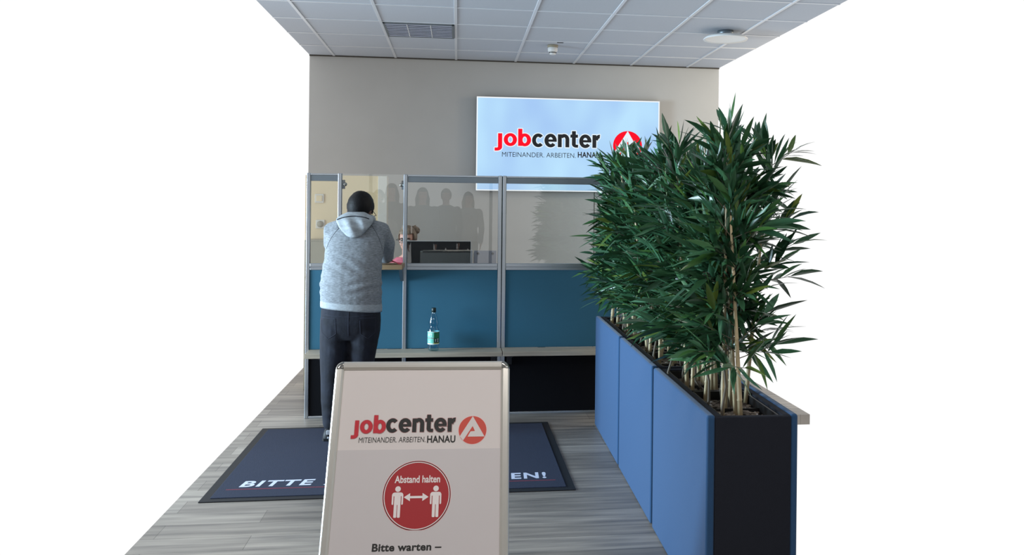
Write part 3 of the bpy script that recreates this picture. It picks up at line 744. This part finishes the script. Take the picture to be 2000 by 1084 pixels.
def clump(cx, cy, zb, seed, top, label):
    rnd = random.Random(seed)
    t = thing('potted_bamboo', (cx, cy, zb), label, 'plant', GRP['b'])
    fo = MB(); tw = MB()
    ncane = 7
    for k in range(ncane):
        x = cx + rnd.uniform(-.11, .10); y = cy - .20 + .40 * (k + rnd.uniform(.1, .9)) / ncane
        h = top - rnd.uniform(.0, .30); lean = V3((rnd.gauss(0, .05), rnd.gauss(0, .05), 1))
        r = rnd.uniform(.0085, .0135)
        pts = []; rad = []
        nseg = 7
        for i in range(nseg + 1):
            z = zb - .03 + (h - zb) * i / nseg
            p = V3((x + lean.x * (z - zb), y + lean.y * (z - zb), z))
            rr = r * (1 - .55 * i / nseg)
            if 0 < i < nseg:
                pts += [p - V3((0, 0, .004)), p, p + V3((0, 0, .004))]; rad += [rr, rr * 1.18, rr]
            else: pts.append(p); rad.append(rr)
        build('cane', MB().tube(pts, rad, 8, caps=None), M['cane'], t)
        # twigs with lance leaves
        ntw = 25
        for i in range(ntw):
            f = (i + rnd.random()) / ntw
            z = .97 + (h - .97) * f ** .9
            p0 = V3((x + lean.x * (z - zb), y + lean.y * (z - zb), z))
            az = rnd.uniform(0, 2 * PI)
            if rnd.random() < .35: az = PI + rnd.gauss(0, .8)
            el = math.radians((rnd.uniform(-15, 60) if z > 1.2 else rnd.uniform(2, 35)) + 42 * f * f)
            d = V3((math.cos(az) * math.cos(el), math.sin(az) * math.cos(el), math.sin(el)))
            L = rnd.uniform(.10, .22) * (1 - .25 * f)
            n_ = rnd.randint(7, 10)
            e_ = p0 + d * L
            tw.tube([p0, e_], [.0022, .0012], 5, caps=None)
            for q in range(n_):
                s_ = .25 + .75 * q / (n_ - 1); b_ = p0 + d * (L * s_)
                sa = rnd.uniform(0, 2 * PI); sp = rnd.uniform(.35, .95) if q < n_ - 1 else .1
                ref = V3((0, 0, 1)) if abs(d.z) < .9 else V3((1, 0, 0)); s1 = d.cross(ref).normalized(); s2 = s1.cross(d)
                ld = d * math.cos(sp) + (s1 * math.cos(sa) + s2 * math.sin(sa)) * math.sin(sp) + V3((0, 0, .05))
                leaf(fo, b_, ld, rnd.uniform(.11, .20), rnd.uniform(.020, .033), rnd.gauss(0, .7), rnd.uniform(.0, .28))
    for k in range(5):
        x = cx + rnd.uniform(-.12, .08); y = cy + rnd.uniform(-.2, .2); q = V3((x, y, zb - .02)); sp = [q]
        for i in range(4): q = q + V3((rnd.gauss(0, .018), rnd.gauss(0, .018), .085)); sp.append(q)
        tw.tube(sp, [.007, .006, .0055, .005, .003], 7, caps=None)
    build('twigs', tw, M['twig'], t); build('foliage', fo, M['leaf'], t)
    return t

POS = ['front', 'rear']
for i, (y0, y1) in enumerate(PY):
    t = thing('planter', ((PX0 + PX1) / 2, (y0 + y1) / 2, 0), LB[i], 'planter', GRP['p'])
    bd = MB(); wt = .03
    bd.bx(PX0 + .022, PX0 + .022 + wt, y0 + .012, y1 - .012, .02, PZ - .004, .004); bd.bx(PX1 - wt, PX1, y0 + .012, y1 - .012, .02, PZ - .004, .004)
    bd.bx(PX0 + .022, PX1, y0, y0 + wt, .02, PZ - .006, .004); bd.bx(PX0 + .022, PX1, y1 - wt, y1, .02, PZ - .006, .004)
    bd.bx(PX0 + .03, PX1, y0 + .01, y1 - .01, .0, .05)
    build('box_body', bd, M['dark_fabric'], t, 'black box with dark ends')
    build('front_panel', MB().bx(PX0 - .012, PX0 + .024, y0 + .004, y1 - .004, .004, PZ, .011, 4), M['blue'], t, 'blue felt covered panel')
    build('back_panel', MB().bx(PX1 - .002, PX1 + .03, y0 + .004, y1 - .004, .004, PZ, .011, 4), M['blue'], t, 'blue felt covered panel')
    ym = (y0 + y1) / 2
    for (a, b) in ((y0 + .035, ym - .006), (ym + .006, y1 - .035)):
        tr_ = MB(); xa, xb = PX0 + .056, PX1 - .034; zt = PZ - .012
        tr_.bx(xa, xb, a, b, .70, .715); tr_.bx(xa, xa + .008, a, b, .70, zt); tr_.bx(xb - .008, xb, a, b, .70, zt)
        tr_.bx(xa, xb, a, a + .010, .70, zt); tr_.bx(xa, xb, b - .010, b, .70, zt)
        tr_.bx(xa, xb, (a + b) / 2 - .003, (a + b) / 2 + .003, .70, zt - .025)
        build('plant_trough', tr_, M['black'], t)
    # bark chips
    rnd = random.Random(50 + i); bk = MB()
    bk.bx(PX0 + .066, PX1 - .044, y0 + .05, ym - .018, .716, .765, 0, 1, 0); bk.bx(PX0 + .066, PX1 - .044, ym + .018, y1 - .05, .716, .765, 0, 1, 0)
    for k in range(520):
        x = rnd.uniform(PX0 + .075, PX1 - .055); y = rnd.uniform(y0 + .06, y1 - .06)
        if abs(y - ym) < .028: continue
        s_ = rnd.uniform(.008, .019); wh = rnd.random() < .12
        R3 = Matrix.Rotation(rnd.uniform(0, 6.28), 3, 'Z') @ Matrix.Rotation(rnd.gauss(0, .5), 3, 'X')
        if wh: bk.ell((x, y, .772), (s_ * .7, s_ * .6, s_ * .5), R3, 8, 5, 1)
        else: bk.box((x, y, .770 + rnd.uniform(0, .010)), (s_ * 2, s_ * 1.1, s_ * .45), s_ * .12, 1, 0, R3)
    bo = build('bark_mulch', bk, [M['bark'], M['stone']], None, ['bark chips and white pebbles in the nearest planter', 'bark chips and white pebbles in the middle planter', 'bark chips and white pebbles in the farthest planter'][i], 'bark', GRP['m'], 'stuff')
    names = ['nearest', 'middle', 'farthest']
    clump(1.20, (y0 + ym) / 2 + .03, .765, 11 + i * 2, 1.93 if i == 0 else 1.96, 'leafy bamboo clump in the front half of the %s blue planter' % names[i])
    clump(1.20, (y1 + ym) / 2 - .03, .765, 12 + i * 2, 1.95 if i == 0 else 1.96, 'leafy bamboo clump in the rear half of the %s blue planter' % names[i])

# the row of planters stands very slightly out of square with the counter
PIV, PA = V3((1.02, 4.45, 0)), math.radians(-1.03)
for o in list(COL.objects):
    if o.parent is None and o.name.split('.')[0] in ('planter', 'potted_bamboo', 'bark_mulch'):
        o.location = PIV + Matrix.Rotation(PA, 3, 'Z') @ (o.location - PIV); o.rotation_euler.z = PA

# ------------------------------------------------------------------ people
def ell_ring(c, rx, ry, n=28, e=2.3, tilt=0.0, yaw=0.0):
    """super-ellipse ring round a vertical axis; tilt raises the +y side"""
    out = []
    for j in range(n):
        a = 2 * PI * j / n; ca, sa = math.cos(a), math.sin(a)
        x = rx * math.copysign(abs(ca) ** (2 / e), ca); y = ry * math.copysign(abs(sa) ** (2 / e), sa)
        X = x * math.cos(yaw) - y * math.sin(yaw); Y = x * math.sin(yaw) + y * math.cos(yaw)
        out.append(V3((c[0] + X, c[1] + Y, c[2] + Y * tilt)))
    return out

def head_shapes(mb, Mh):
    """face looks along local +y; origin at head centre"""
    R3 = Mh.to_3x3()
    def E(c, r, rot=None): mb.ell(Mh @ V3(c), r, R3 @ rot if rot is not None else R3)
    E((0, -.012, .025), (.074, .094, .092)); E((0, .022, -.045), (.060, .066, .066)); E((0, .045, -.085), (.036, .034, .028))
    E((0, .060, .020), (.056, .030, .045)); E((0, .092, -.018), (.012, .018, .024)); E((0, .100, -.030), (.015, .012, .010))
    for s in (-1, 1):
        E((s * .076, -.012, -.012), (.010, .022, .034)); E((s * .035, .062, -.03), (.024, .022, .022))
    mb.tube([Mh @ V3((0, -.02, -.06)), Mh @ V3((0, -.035, -.14))], [.054, .058], 16)

def face_parts(Mh, par, skin_lip):
    R3 = Mh.to_3x3()
    for s in (-1, 1):
        e = build('eye', MB().ell(Mh @ V3((s * .031, .083, .003)), (.012, .009, .0065), R3, 12, 8), M['eye'], par)
        build('iris', MB().ell(Mh @ V3((s * .031, .0925, .003)), (.005, .002, .005), R3, 10, 6), M['iris'], e)
        build('eyebrow', MB().tube([Mh @ V3((s * .014, .092, .020)), Mh @ V3((s * .032, .092, .026)), Mh @ V3((s * .05, .078, .020))], [.003, .004, .002], 6), M['hair_black'], par)
    build('lips', MB().tube([Mh @ V3((-.022, .084, -.056)), Mh @ V3((0, .094, -.054)), Mh @ V3((.022, .084, -.056))], [.003, .0065, .003], 8), M['lip'], par)

def hair_cap(Mh, k=1.06, front=.045, low=-.055, vol=0.0):
    """shell over the skull, open over the face"""
    R3 = Mh.to_3x3(); b = bmesh.new(); bmesh.ops.create_uvsphere(b, u_segments=36, v_segments=24, radius=1.0)
    rnd = random.Random(5)
    for v in b.verts:
        v.co = V3((v.co.x * (.081 + vol), v.co.y * (.102 + vol) - .012, v.co.z * (.101 + vol) + .022))
    kill = [v for v in b.verts if v.co.z < low - .3 * min(0, v.co.y) * 0 or (v.co.y > front + .0 and v.co.z < .062) or (v.co.y > .018 and v.co.z < -.012)]
    bmesh.ops.delete(b, geom=kill, context='VERTS')
    g = bmesh.ops.extrude_face_region(b, geom=list(b.faces))
    nv = [x for x in g['geom'] if isinstance(x, bmesh.types.BMVert)]
    c = V3((0, -.012, .02))
    for v in nv: v.co = c + (v.co - c) * .90
    for v in b.verts:
        if v not in nv: v.co += (v.co - c).normalized() * rnd.uniform(-.0015, .002)
        v.co = Mh @ v.co
    return MB().bm(b, 0, True)

def hand(mb, wrist, d, nrm, side, curl=.5, s=1.0):
    """palm, four fingers and thumb; d = pointing direction, nrm = back of the hand, side = +1 thumb towards d x nrm"""
    d = V3(d).normalized(); nrm = V3(nrm); nrm = (nrm - d * nrm.dot(d)).normalized(); x = d.cross(nrm) * side
    W_ = V3(wrist); R3 = Matrix((x, d, nrm)).transposed()
    mb.tube([W_ - d * .02 * s, W_ + d * .03 * s], [.024 * s, .026 * s], 12)
    mb.ell(W_ + d * .05 * s, (.041 * s, .052 * s, .017 * s), R3, 16, 10)
    for k, (ox, L) in enumerate(((.029, .072), (.010, .080), (-.009, .075), (-.027, .060))):
        p = W_ + d * .085 * s + x * ox * s; a = 0.0; pts = [p - d * .02 * s]; dd = d
        for q in range(3):
            a += curl * (.35 + .25 * q); dd = d * math.cos(a) - nrm * math.sin(a) + x * (ox * 1.2)
            pts.append(p); p = p + dd.normalized() * (L * s * (.46, .31, .23)[q])
        pts.append(p); mb.tube(pts, [.0095 * s, .0095 * s, .009 * s, .0082 * s, .0072 * s], 10)
    b0 = W_ + d * .025 * s + x * .028 * s
    mb.tube([b0, b0 + (x * .7 + d * .7) * .032 * s - nrm * .008 * s, b0 + (x * .62 + d * .95) * .062 * s - nrm * .016 * s], [.013 * s, .0105 * s, .008 * s], 10)

def spectacles(Mh, par, m_frame):
    g = MB(); R3 = Mh.to_3x3()
    for s in (-1, 1):
        pts = [Mh @ V3((s * .032 + .024 * math.cos(a), .104, .002 + .018 * math.sin(a))) for a in [2 * PI * k / 20 for k in range(21)]]
        g.tube(pts, .0016, 6, caps=None)
        g.tube([Mh @ V3((s * .056, .104, .008)), Mh @ V3((s * .083, .085, .008)), Mh @ V3((s * .086, -.005, .006)), Mh @ V3((s * .083, -.03, -.012))], .002, 6)
    g.tube([Mh @ V3((-.008, .105, .006)), Mh @ V3((0, .107, .009)), Mh @ V3((.008, .105, .006))], .0016, 6)
    fr = build('spectacles', g, m_frame, par)
    ln = MB()
    for s in (-1, 1): ln.add([Mh @ V3((s * .032 + .023 * math.cos(a), .104, .002 + .017 * math.sin(a))) for a in [2 * PI * k / 20 for k in range(20)]], [tuple(range(20))])
    build('lenses', ln, M['lens'], fr)

def surf_line(bvh, pts, lift=.001, direction=(0, 1, 0)):
    out = []
    d = V3(direction).normalized()
    for a, b in zip(pts[:-1], pts[1:]):
        for k in range(6):
            p = V3(a).lerp(V3(b), k / 6)
            h = bvh.ray_cast(p - d * 1.0, d)
            if h[0] is not None: out.append(h[0] - d * lift)
    return out

def bvh_of(mb): return BVHTree.FromPolygons([tuple(p) for p in mb.v], mb.f)

# ---- the man leaning at the counter
man = thing('person', (-.76, 6.38, .0), 'man in grey hoodie and dark jeans leaning on the counter shelf, seen from behind', 'person')
Hd = Matrix.Translation((-.722, 6.735, 1.612)) @ Matrix.Rotation(math.radians(-16), 4, 'Z') @ Matrix.Rotation(math.radians(-26), 4, 'X') @ Matrix.Rotation(math.radians(4), 4, 'Y') @ Matrix.Scale(1.10, 4)
LS, RS = V3((-.885, 6.56, 1.465)), V3((-.570, 6.56, 1.465))
LE, RE = V3((-.875, 6.775, 1.262)), V3((-.540, 6.770, 1.258))
LWr, RWr = V3((-.735, 6.850, 1.246)), V3((-.665, 6.835, 1.246))
TR = [  # z, centre x, centre y, rx, ry
    (.925, -.742, 6.40, .213, .140), (1.00, -.744, 6.40, .214, .146), (1.08, -.747, 6.41, .216, .150), (1.17, -.745, 6.43, .209, .146),
    (1.26, -.738, 6.46, .204, .140), (1.34, -.733, 6.50, .208, .134), (1.42, -.729, 6.54, .208, .120), (1.48, -.726, 6.57, .180, .100), (1.53, -.724, 6.60, .115, .075), (1.56, -.722, 6.62, .07, .06)]
body = MB()
head_shapes(body, Hd)
body.tube([V3((-.724, 6.60, 1.46)), V3((-.722, 6.68, 1.58))], [.07, .056], 14)
body.loft([ell_ring((x, y, z), rx - .022, ry - .022) for z, x, y, rx, ry in TR])
for S_, E_, W_ in ((LS, LE, LWr), (RS, RE, RWr)): body.tube([S_ - V3(((S_.x + .7275) * .12, 0, .02)), E_, W_], [.050, .042, .028], 14)
hand(body, LWr, (1, .25, -.02), (0, .1, 1), -1, .5); hand(body, RWr, (-1, .30, .10), (0, .1, 1), 1, .5)
LH, LK, LA = V3((-.848, 6.39, .88)), V3((-.872, 6.36, .47)), V3((-.872, 6.335, .09))
RH, RK, RA = V3((-.640, 6.39, .88)), V3((-.650, 6.39, .47)), V3((-.640, 6.45, .09))
for a, b, c_ in ((LH, LK, LA), (RH, RK, RA)): body.tube([a, b, c_], [.080, .052, .034], 14)
build('body', fuse(body, .0065, 3), M['skin'], man)
face_parts(Hd, man, None)
hr = build('hair', hair_cap(Hd, low=-.075, vol=.006), M['hair_black'], man)
spectacles(Hd, man, M['black'])
# hoodie
ho = MB(); ho.loft([ell_ring((x, y, z), rx, ry) for z, x, y, rx, ry in TR])
for S_, E_, W_, sx in ((LS, LE, LWr, -1), (RS, RE, RWr, 1)):
    mid = S_.lerp(E_, .5) + V3((sx * .022, -.005, .0))
    ho.tube([S_ + V3((-sx * .03, .0, .005)), S_, mid, E_ + V3((sx * .004, 0, .006)), E_.lerp(W_, .5) + V3((0, 0, .008)), W_ - (W_ - E_).normalized() * .01], [.072, .080, .076, .062, .052, .042], 16)
ho.ell((-.724, 6.585, 1.50), (.125, .085, .06))
hd_mb = fuse(ho, .009, 5)
# cloth folds
for i, p in enumerate(hd_mb.v):
    f = .0045 * math.sin(p.z * 95 + 2.2 * math.sin(p.x * 14)) * max(0, 1 - abs(p.z - 1.07) / .10) + .003 * math.sin((p.z + p.x * .7) * 70) * max(0, 1 - abs(p.z - 1.22) / .1)
    cxy = V3((p.x + .735, p.y - 6.45, 0))
    if cxy.length > .05: hd_mb.v[i] = p + cxy.normalized() * f
hd_mb.v = [p + V3((0, 0, -.085 * (p.x + .742) * max(0, min(1, (1.06 - p.z) / .12)))) for p in hd_mb.v]
hoodie = build('hoodie', hd_mb, M['hoodie'], man)
bv = bvh_of(hd_mb)
sm_ = MB()
for pts in ([(-.800, 6, 1.53), (-.90, 6, 1.44), (-.925, 6, 1.33)], [(-.640, 6, 1.53), (-.555, 6, 1.44), (-.533, 6, 1.33)]):
    pts = [V3(pts[0]).lerp(V3(pts[1]), t / 5) .lerp(V3(pts[1]).lerp(V3(pts[2]), t / 5), t / 5) for t in range(6)]
    l = surf_line(bv, pts, .0005)
    if len(l) > 2: sm_.tube(l, .0016, 5)
build('seam', sm_, M['seam'], hoodie)
hem = MB().loft([ell_ring((-.742, 6.40, z), .214 + a, .142 + a) for z, a in ((.912, -.006), (.909, -.001), (.920, .001), (.945, .0015), (.962, .0))], 0, True, False)
def slant(mb):
    mb.v = [p + V3((0, 0, -.085 * (p.x + .742) * max(0, min(1, (1.06 - p.z) / .12)))) for p in mb.v]; return mb
slant(hem)
build('hem_band', hem, M['hood_in'], hoodie)
# hood lying on the back: a soft pouch with a fold line
hb = MB(); rings = []
for z, rx, ry, y in ((1.415, .022, .022, 6.425), (1.43, .052, .034, 6.428), (1.46, .082, .048, 6.437), (1.495, .110, .058, 6.455), (1.53, .132, .064, 6.485), (1.555, .132, .066, 6.515), (1.58, .10, .062, 6.55), (1.60, .06, .04, 6.58)):
    rings.append(ell_ring((-.734, y, z), rx, ry, 28, 2.1))
hb.loft(rings)
for s in (-1, 1): hb.tube([(-.734 + s * .085, 6.53, 1.55), (-.726 + s * .10, 6.60, 1.548), (-.724 + s * .085, 6.68, 1.525), (-.724 + s * .05, 6.72, 1.48)], [.032, .032, .03, .024], 12)
hood = fuse(hb, .007, 5)
for i, p in enumerate(hood.v):
    if p.y < 6.52:
        u = (p.x + .734)
        hood.v[i] = p + V3((0, -1, 0)) * (.010 * math.sin(60 * (u + .5 * (p.z - 1.5)) + 3) * max(0, 1 - abs(p.z - 1.5) / .09) + .008 * math.sin(p.z * 90 + 40 * u * u) * max(0, 1 - abs(p.z - 1.5) / .1))
hd2 = build('hood', hood, M['hood_in'], man, 'pale grey hood lying on the back')
bv = bvh_of(hood); l = surf_line(bv, [(-.855 + .025 * q, 6, 1.570 - 1.75 * (-.121 + .025 * q) ** 2) for q in range(10)], .002)
if len(l) > 2: build('drawcord', MB().tube(l, .0042, 8), M['cord'], hd2, 'dark edge cord')
# jeans
je = MB()
je.loft([ell_ring((-.744, 6.40, z), rx, ry, 28, 2.5) for z, rx, ry in ((.70, .196, .105), (.76, .206, .125), (.83, .209, .138), (.90, .206, .136), (.95, .200, .128))])
je.tube([V3((-.843, 6.39, .84)), V3((-.852, 6.385, .68)), V3((-.858, 6.37, .55)), V3((-.866, 6.36, .42)), V3((-.872, 6.345, .28)), V3((-.868, 6.33, .12))], [.112, .104, .094, .078, .066, .054], 18)
je.tube([V3((-.652, 6.39, .84)), V3((-.656, 6.39, .68)), V3((-.664, 6.385, .55)), V3((-.660, 6.39, .42)), V3((-.652, 6.42, .28)), V3((-.642, 6.45, .12))], [.112, .104, .090, .078, .066, .054], 18)
jm = fuse(je, .009, 3)
for i, p in enumerate(jm.v):
    f = .005 * math.sin(p.z * 60 + p.x * 30) * max(0, 1 - abs(p.z - .66) / .12) + .004 * math.sin(p.z * 75) * max(0, 1 - abs(p.z - .2) / .12)
    jm.v[i] = p + V3((0, -1, 0)) * f
jeans = build('jeans', jm, M['denim'], man)
bv = bvh_of(jm); stc = MB()
for pts in ([(-.935, 5.9, .862), (-.835, 5.9, .858), (-.832, 5.9, .75), (-.885, 5.9, .715), (-.932, 5.9, .755), (-.935, 5.9, .862)],
            [(-.668, 5.9, .862), (-.565, 5.9, .858), (-.568, 5.9, .755), (-.615, 5.9, .715), (-.665, 5.9, .75), (-.668, 5.9, .862)],
            [(-.745, 5.9, .92), (-.747, 5.9, .70)], [(-.94, 5.9, .885), (-.745, 5.9, .868), (-.55, 5.9, .885)]):
    l = surf_line(bv, pts, .0006)
    if len(l) > 2: stc.tube(l, .0016, 5)
build('stitching', stc, M['stitch'], jeans)
for s, A_, yaw in ((-1, LA, .12), (1, RA, -.1)):
    sh = MB(); z0 = .0105
    rr = []
    for t, hw_, hz in ((-.075, .022, .05), (-.055, .036, .075), (-.01, .040, .095), (.05, .044, .07), (.11, .049, .055), (.165, .044, .045), (.195, .022, .03)):
        cx_, cy_ = A_.x + t * math.sin(yaw) * s * -1, A_.y + t * math.cos(yaw)
        rr.append([V3((cx_ + hw_ * a, cy_, z0 + hz * b)) for a, b in ((-.9, .02), (-1, .25), (-.85, .65), (-.5, .95), (0, 1.0), (.5, .95), (.85, .65), (1, .25), (.9, .02))])
    sh.loft(rr)
    shoe = build('shoe', sh, M['shoe'], man)
    so_ = MB(); rr = []
    for t, hw_ in ((-.08, .022), (-.058, .038), (0, .042), (.06, .046), (.115, .051), (.17, .046), (.2, .024)):
        cx_, cy_ = A_.x + t * math.sin(yaw) * s * -1, A_.y + t * math.cos(yaw)
        rr.append([V3((cx_ + hw_ * a, cy_, b)) for a, b in ((-1, z0), (-1, z0 + .018), (1, z0 + .018), (1, z0))])
    so_.loft(rr, 0, False); build('sole', so_, M['rubber'], shoe)
    build('heel_tab', MB().bx(A_.x - .014, A_.x + .014, A_.y - .083, A_.y - .06, .055, .085, .004).bx(A_.x - .008, A_.x + .008, A_.y - .081, A_.y - .068, .028, .042, .003), M['sole'], shoe, 'pale heel tab')

# ---- the clerk behind the glass
cx, cy = -.425, 7.80
ch = thing('office_chair', (cx, cy, 0), 'dark office chair behind the counter, under the clerk in pink', 'chair')
build('seat', MB().bx(cx - .23, cx + .23, cy - .20, cy + .24, .555, .615, .025, 4), M['navy_trs'], ch)
build('backrest', MB().bx(cx - .21, cx + .21, cy + .22, cy + .27, .70, 1.08, .02, 3), M['navy_trs'], ch)
build('back_bar', MB().bx(cx - .03, cx + .03, cy + .16, cy + .25, .54, .56).bx(cx - .03, cx + .03, cy + .255, cy + .275, .55, .8), M['black'], ch)
build('gas_lift', MB().tube([(cx, cy, .09), (cx, cy, .56)], .025, 14, caps=None), M['alu_dark'], ch)
for k in range(5):
    a = 2 * PI * k / 5 + .3
    lg = build('leg', MB().tube([(cx, cy, .10), (cx + .27 * math.cos(a), cy + .27 * math.sin(a), .07)], [.025, .016], 10), M['black'], ch)
    build('castor', MB().ell((cx + .27 * math.cos(a), cy + .27 * math.sin(a), .027), (.02, .025, .027), None, 12, 8), M['black'], lg)
clerk = thing('person', (cx, cy, .615), 'clerk in pink blouse with pinned-up brown hair and glasses, seated behind the glass', 'person')
Hc = Matrix.Translation((-.428, 7.735, 1.358)) @ Matrix.Rotation(math.radians(168), 4, 'Z') @ Matrix.Rotation(math.radians(-8), 4, 'X') @ Matrix.Scale(.93, 4)
bd = MB(); head_shapes(bd, Hc)
TC = [(.64, 7.84, .175, .125), (.74, 7.85, .165, .115), (.86, 7.85, .15, .105), (.98, 7.84, .165, .11), (1.08, 7.83, .175, .105), (1.15, 7.825, .16, .085), (1.20, 7.81, .10, .06), (1.23, 7.80, .055, .05)]
bd.loft([ell_ring((cx, y, z), rx - .015, ry - .015) for z, y, rx, ry in TC]); bd.tube([(cx, 7.81, 1.18), (cx, 7.775, 1.30)], [.05, .046], 14)
cs = [(V3((cx + s * .165, 7.82, 1.12)), V3((cx + s * .205, 7.70, .88)), V3((cx + s * .10, 7.545, .775))) for s in (-1, 1)]
for S_, E_, W_ in cs: bd.tube([S_, E_, W_], [.040, .034, .024], 12)
hand(bd, cs[0][2], (.5, -1, -.05), (0, 0, 1), 1, .35, .9); hand(bd, cs[1][2], (-.5, -1, -.05), (0, 0, 1), -1, .35, .9)
for s in (-1, 1): bd.tube([(cx + s * .09, 7.83, .665), (cx + s * .10, 7.66, .64), (cx + s * .10, 7.64, .36), (cx + s * .10, 7.66, .05)], [.06, .05, .042, .03], 12); bd.ell((cx + s * .10, 7.60, .035), (.038, .11, .034))
build('body', fuse(bd, .0065, 3), M['skin2'], clerk)
face_parts(Hc, clerk, None); spectacles(Hc, clerk, M['black'])
bl = MB(); bl.loft([ell_ring((cx, y, z), rx, ry) for z, y, rx, ry in TC[:-1]])
for S_, E_, W_ in cs: bl.tube([S_, E_, W_.lerp(E_, .12)], [.056, .048, .036], 14)
build('blouse', fuse(bl, .009, 4), M['pink'], clerk)
tr_ = MB(); tr_.loft([ell_ring((cx, 7.82, z), rx, ry) for z, rx, ry in ((.617, .17, .14), (.66, .182, .14), (.72, .172, .122))])
for s in (-1, 1): tr_.tube([(cx + s * .09, 7.83, .685), (cx + s * .10, 7.66, .662), (cx + s * .10, 7.645, .36), (cx + s * .10, 7.66, .10)], [.068, .066, .056, .05], 14)
build('trousers', fuse(tr_, .010, 3), M['navy_trs'], clerk)
hc = hair_cap(Hc, low=-.05, vol=.006)
hr = build('hair', hc, M['hair_brown'], clerk, 'brown hair pinned up')
bun = MB(); bun.ell(Hc @ V3((-.045, -.06, .075)), (.055, .05, .04)); rnd = random.Random(9)
for k in range(9):
    a = rnd.uniform(0, 6.28); p = Hc @ V3((-.055 + .02 * math.cos(a), -.05, .07 + .02 * math.sin(a)))
    q = Hc @ V3((-.068 + .038 * math.cos(a), -.035 + rnd.uniform(-.03, .03), .075 + .05 * math.sin(a)))
    bun.tube([p, (p + q) / 2 + V3((0, 0, .012)), q], [.014, .010, .003], 8)
build('hair_bun', bun, M['hair_brown'], hr)

# ---- people waiting behind the viewpoint; the photograph shows them mirrored in the glass partition
def waiting(x, y, hgt, label, coat, trs, hairm, long_hair, turn=0.0):
    k = hgt / 1.75
    t = thing('person', (x, y, 0), label, 'person', None)
    Hh = Matrix.Translation((x, y, hgt - .122 * k)) @ Matrix.Rotation(math.radians(turn), 4, 'Z') @ Matrix.Scale(k, 4)
    b_ = MB(); head_shapes(b_, Hh)
    R = [(.86, .17, .115), (.95, .175, .125), (1.08, .155, .11), (1.22, .17, .115), (1.36, .195, .115), (1.43, .175, .09), (1.48, .09, .065), (1.51, .055, .05)]
    b_.loft([ell_ring((x, y, z * k), (rx - .015) * k, (ry - .015) * k) for z, rx, ry in R]); b_.tube([(x, y, 1.46 * k), (x, y, 1.55 * k)], [.055 * k, .052 * k], 12)
    arms = []
    for s in (-1, 1):
        arms.append((V3((x + s * .185 * k, y, 1.40 * k)), V3((x + s * .235 * k, y - .02, 1.12 * k)), V3((x + s * .215 * k, y + .08, .88 * k))))
        b_.tube(arms[-1], [.046 * k, .036 * k, .026 * k], 12); hand(b_, arms[-1][2], (0, .25, -1), (s, 0, 0), s, .45, .95 * k)
        b_.tube([(x + s * .095 * k, y, .88 * k), (x + s * .10 * k, y + .01, .48 * k), (x + s * .105 * k, y - .01, .07)], [.075 * k, .05 * k, .035], 12)
    build('body', fuse(b_, .008, 3), M['skin2'], t); face_parts(Hh, t, None)
    c_ = MB(); c_.loft([ell_ring((x, y, z * k), rx * k, ry * k) for z, rx, ry in R[:-1]])
    for S_, E_, W_ in arms: c_.tube([S_, E_, W_], [.066 * k, .054 * k, .042 * k], 12)
    build('coat', fuse(c_, .011, 4), coat, t)
    j_ = MB(); j_.loft([ell_ring((x, y, z * k), rx * k, ry * k) for z, rx, ry in ((.78, .165, .11), (.86, .178, .12), (.95, .17, .115))])
    for s in (-1, 1): j_.tube([(x + s * .09 * k, y, .84 * k), (x + s * .10 * k, y + .01, .48 * k), (x + s * .105 * k, y - .01, .12)], [.088 * k, .066 * k, .052 * k], 12)
    build('trousers', fuse(j_, .011, 3), trs, t)
    for s in (-1, 1):
        f_ = MB(); f_.ell((x + s * .105 * k, y + .05, .045), (.045, .135, .044)); f_.v = [V3((p.x, p.y, max(p.z, .002))) for p in f_.v]; build('shoe', f_, M['shoe'], t)
    h_ = build('hair', hair_cap(Hh, low=-.06, vol=.008), hairm, t)
    if long_hair:
        lh = MB(); R3 = Hh.to_3x3()
        for s in (-1, 1): lh.tube([Hh @ V3((s * .062, -.02, .03)), Hh @ V3((s * .084, -.02, -.06)), Hh @ V3((s * .085, -.015, -.19))], [.03 * k, .036 * k, .022 * k], 10)
        lh.ell(Hh @ V3((0, -.075, -.09)), (.085, .04, .13), R3); build('long_hair', fuse(lh, .009, 2), hairm, h_)
    return t
waiting(-1.36, -1.55, 1.80, 'waiting person in black coat, leftmost of the figures mirrored in the glass', M['black'], M['denim'], M['hair_black'], False, 20)
waiting(-1.08, -.75, 1.90, 'tall waiting person with long dark hair mirrored in the frameless glass pane', M['navy_trs'], M['denim'], M['hair_black'], True, 10)
waiting(-.58, -.85, 1.84, 'waiting person in dark jacket mirrored in the middle glass, just right of the post', M['navy_trs'], M['denim'], M['hair_black'], True, -10)
waiting(-.20, -1.35, 1.83, 'waiting person with brown hair mirrored in the centre of the middle glass', M['denim'], M['navy_trs'], M['hair_brown'], False, 5)
waiting(.19, -1.75, 1.78, 'waiting person in pale grey coat mirrored in the middle glass, rightmost figure', M['hood_in'], M['denim'], M['hair_brown'], True, -15)
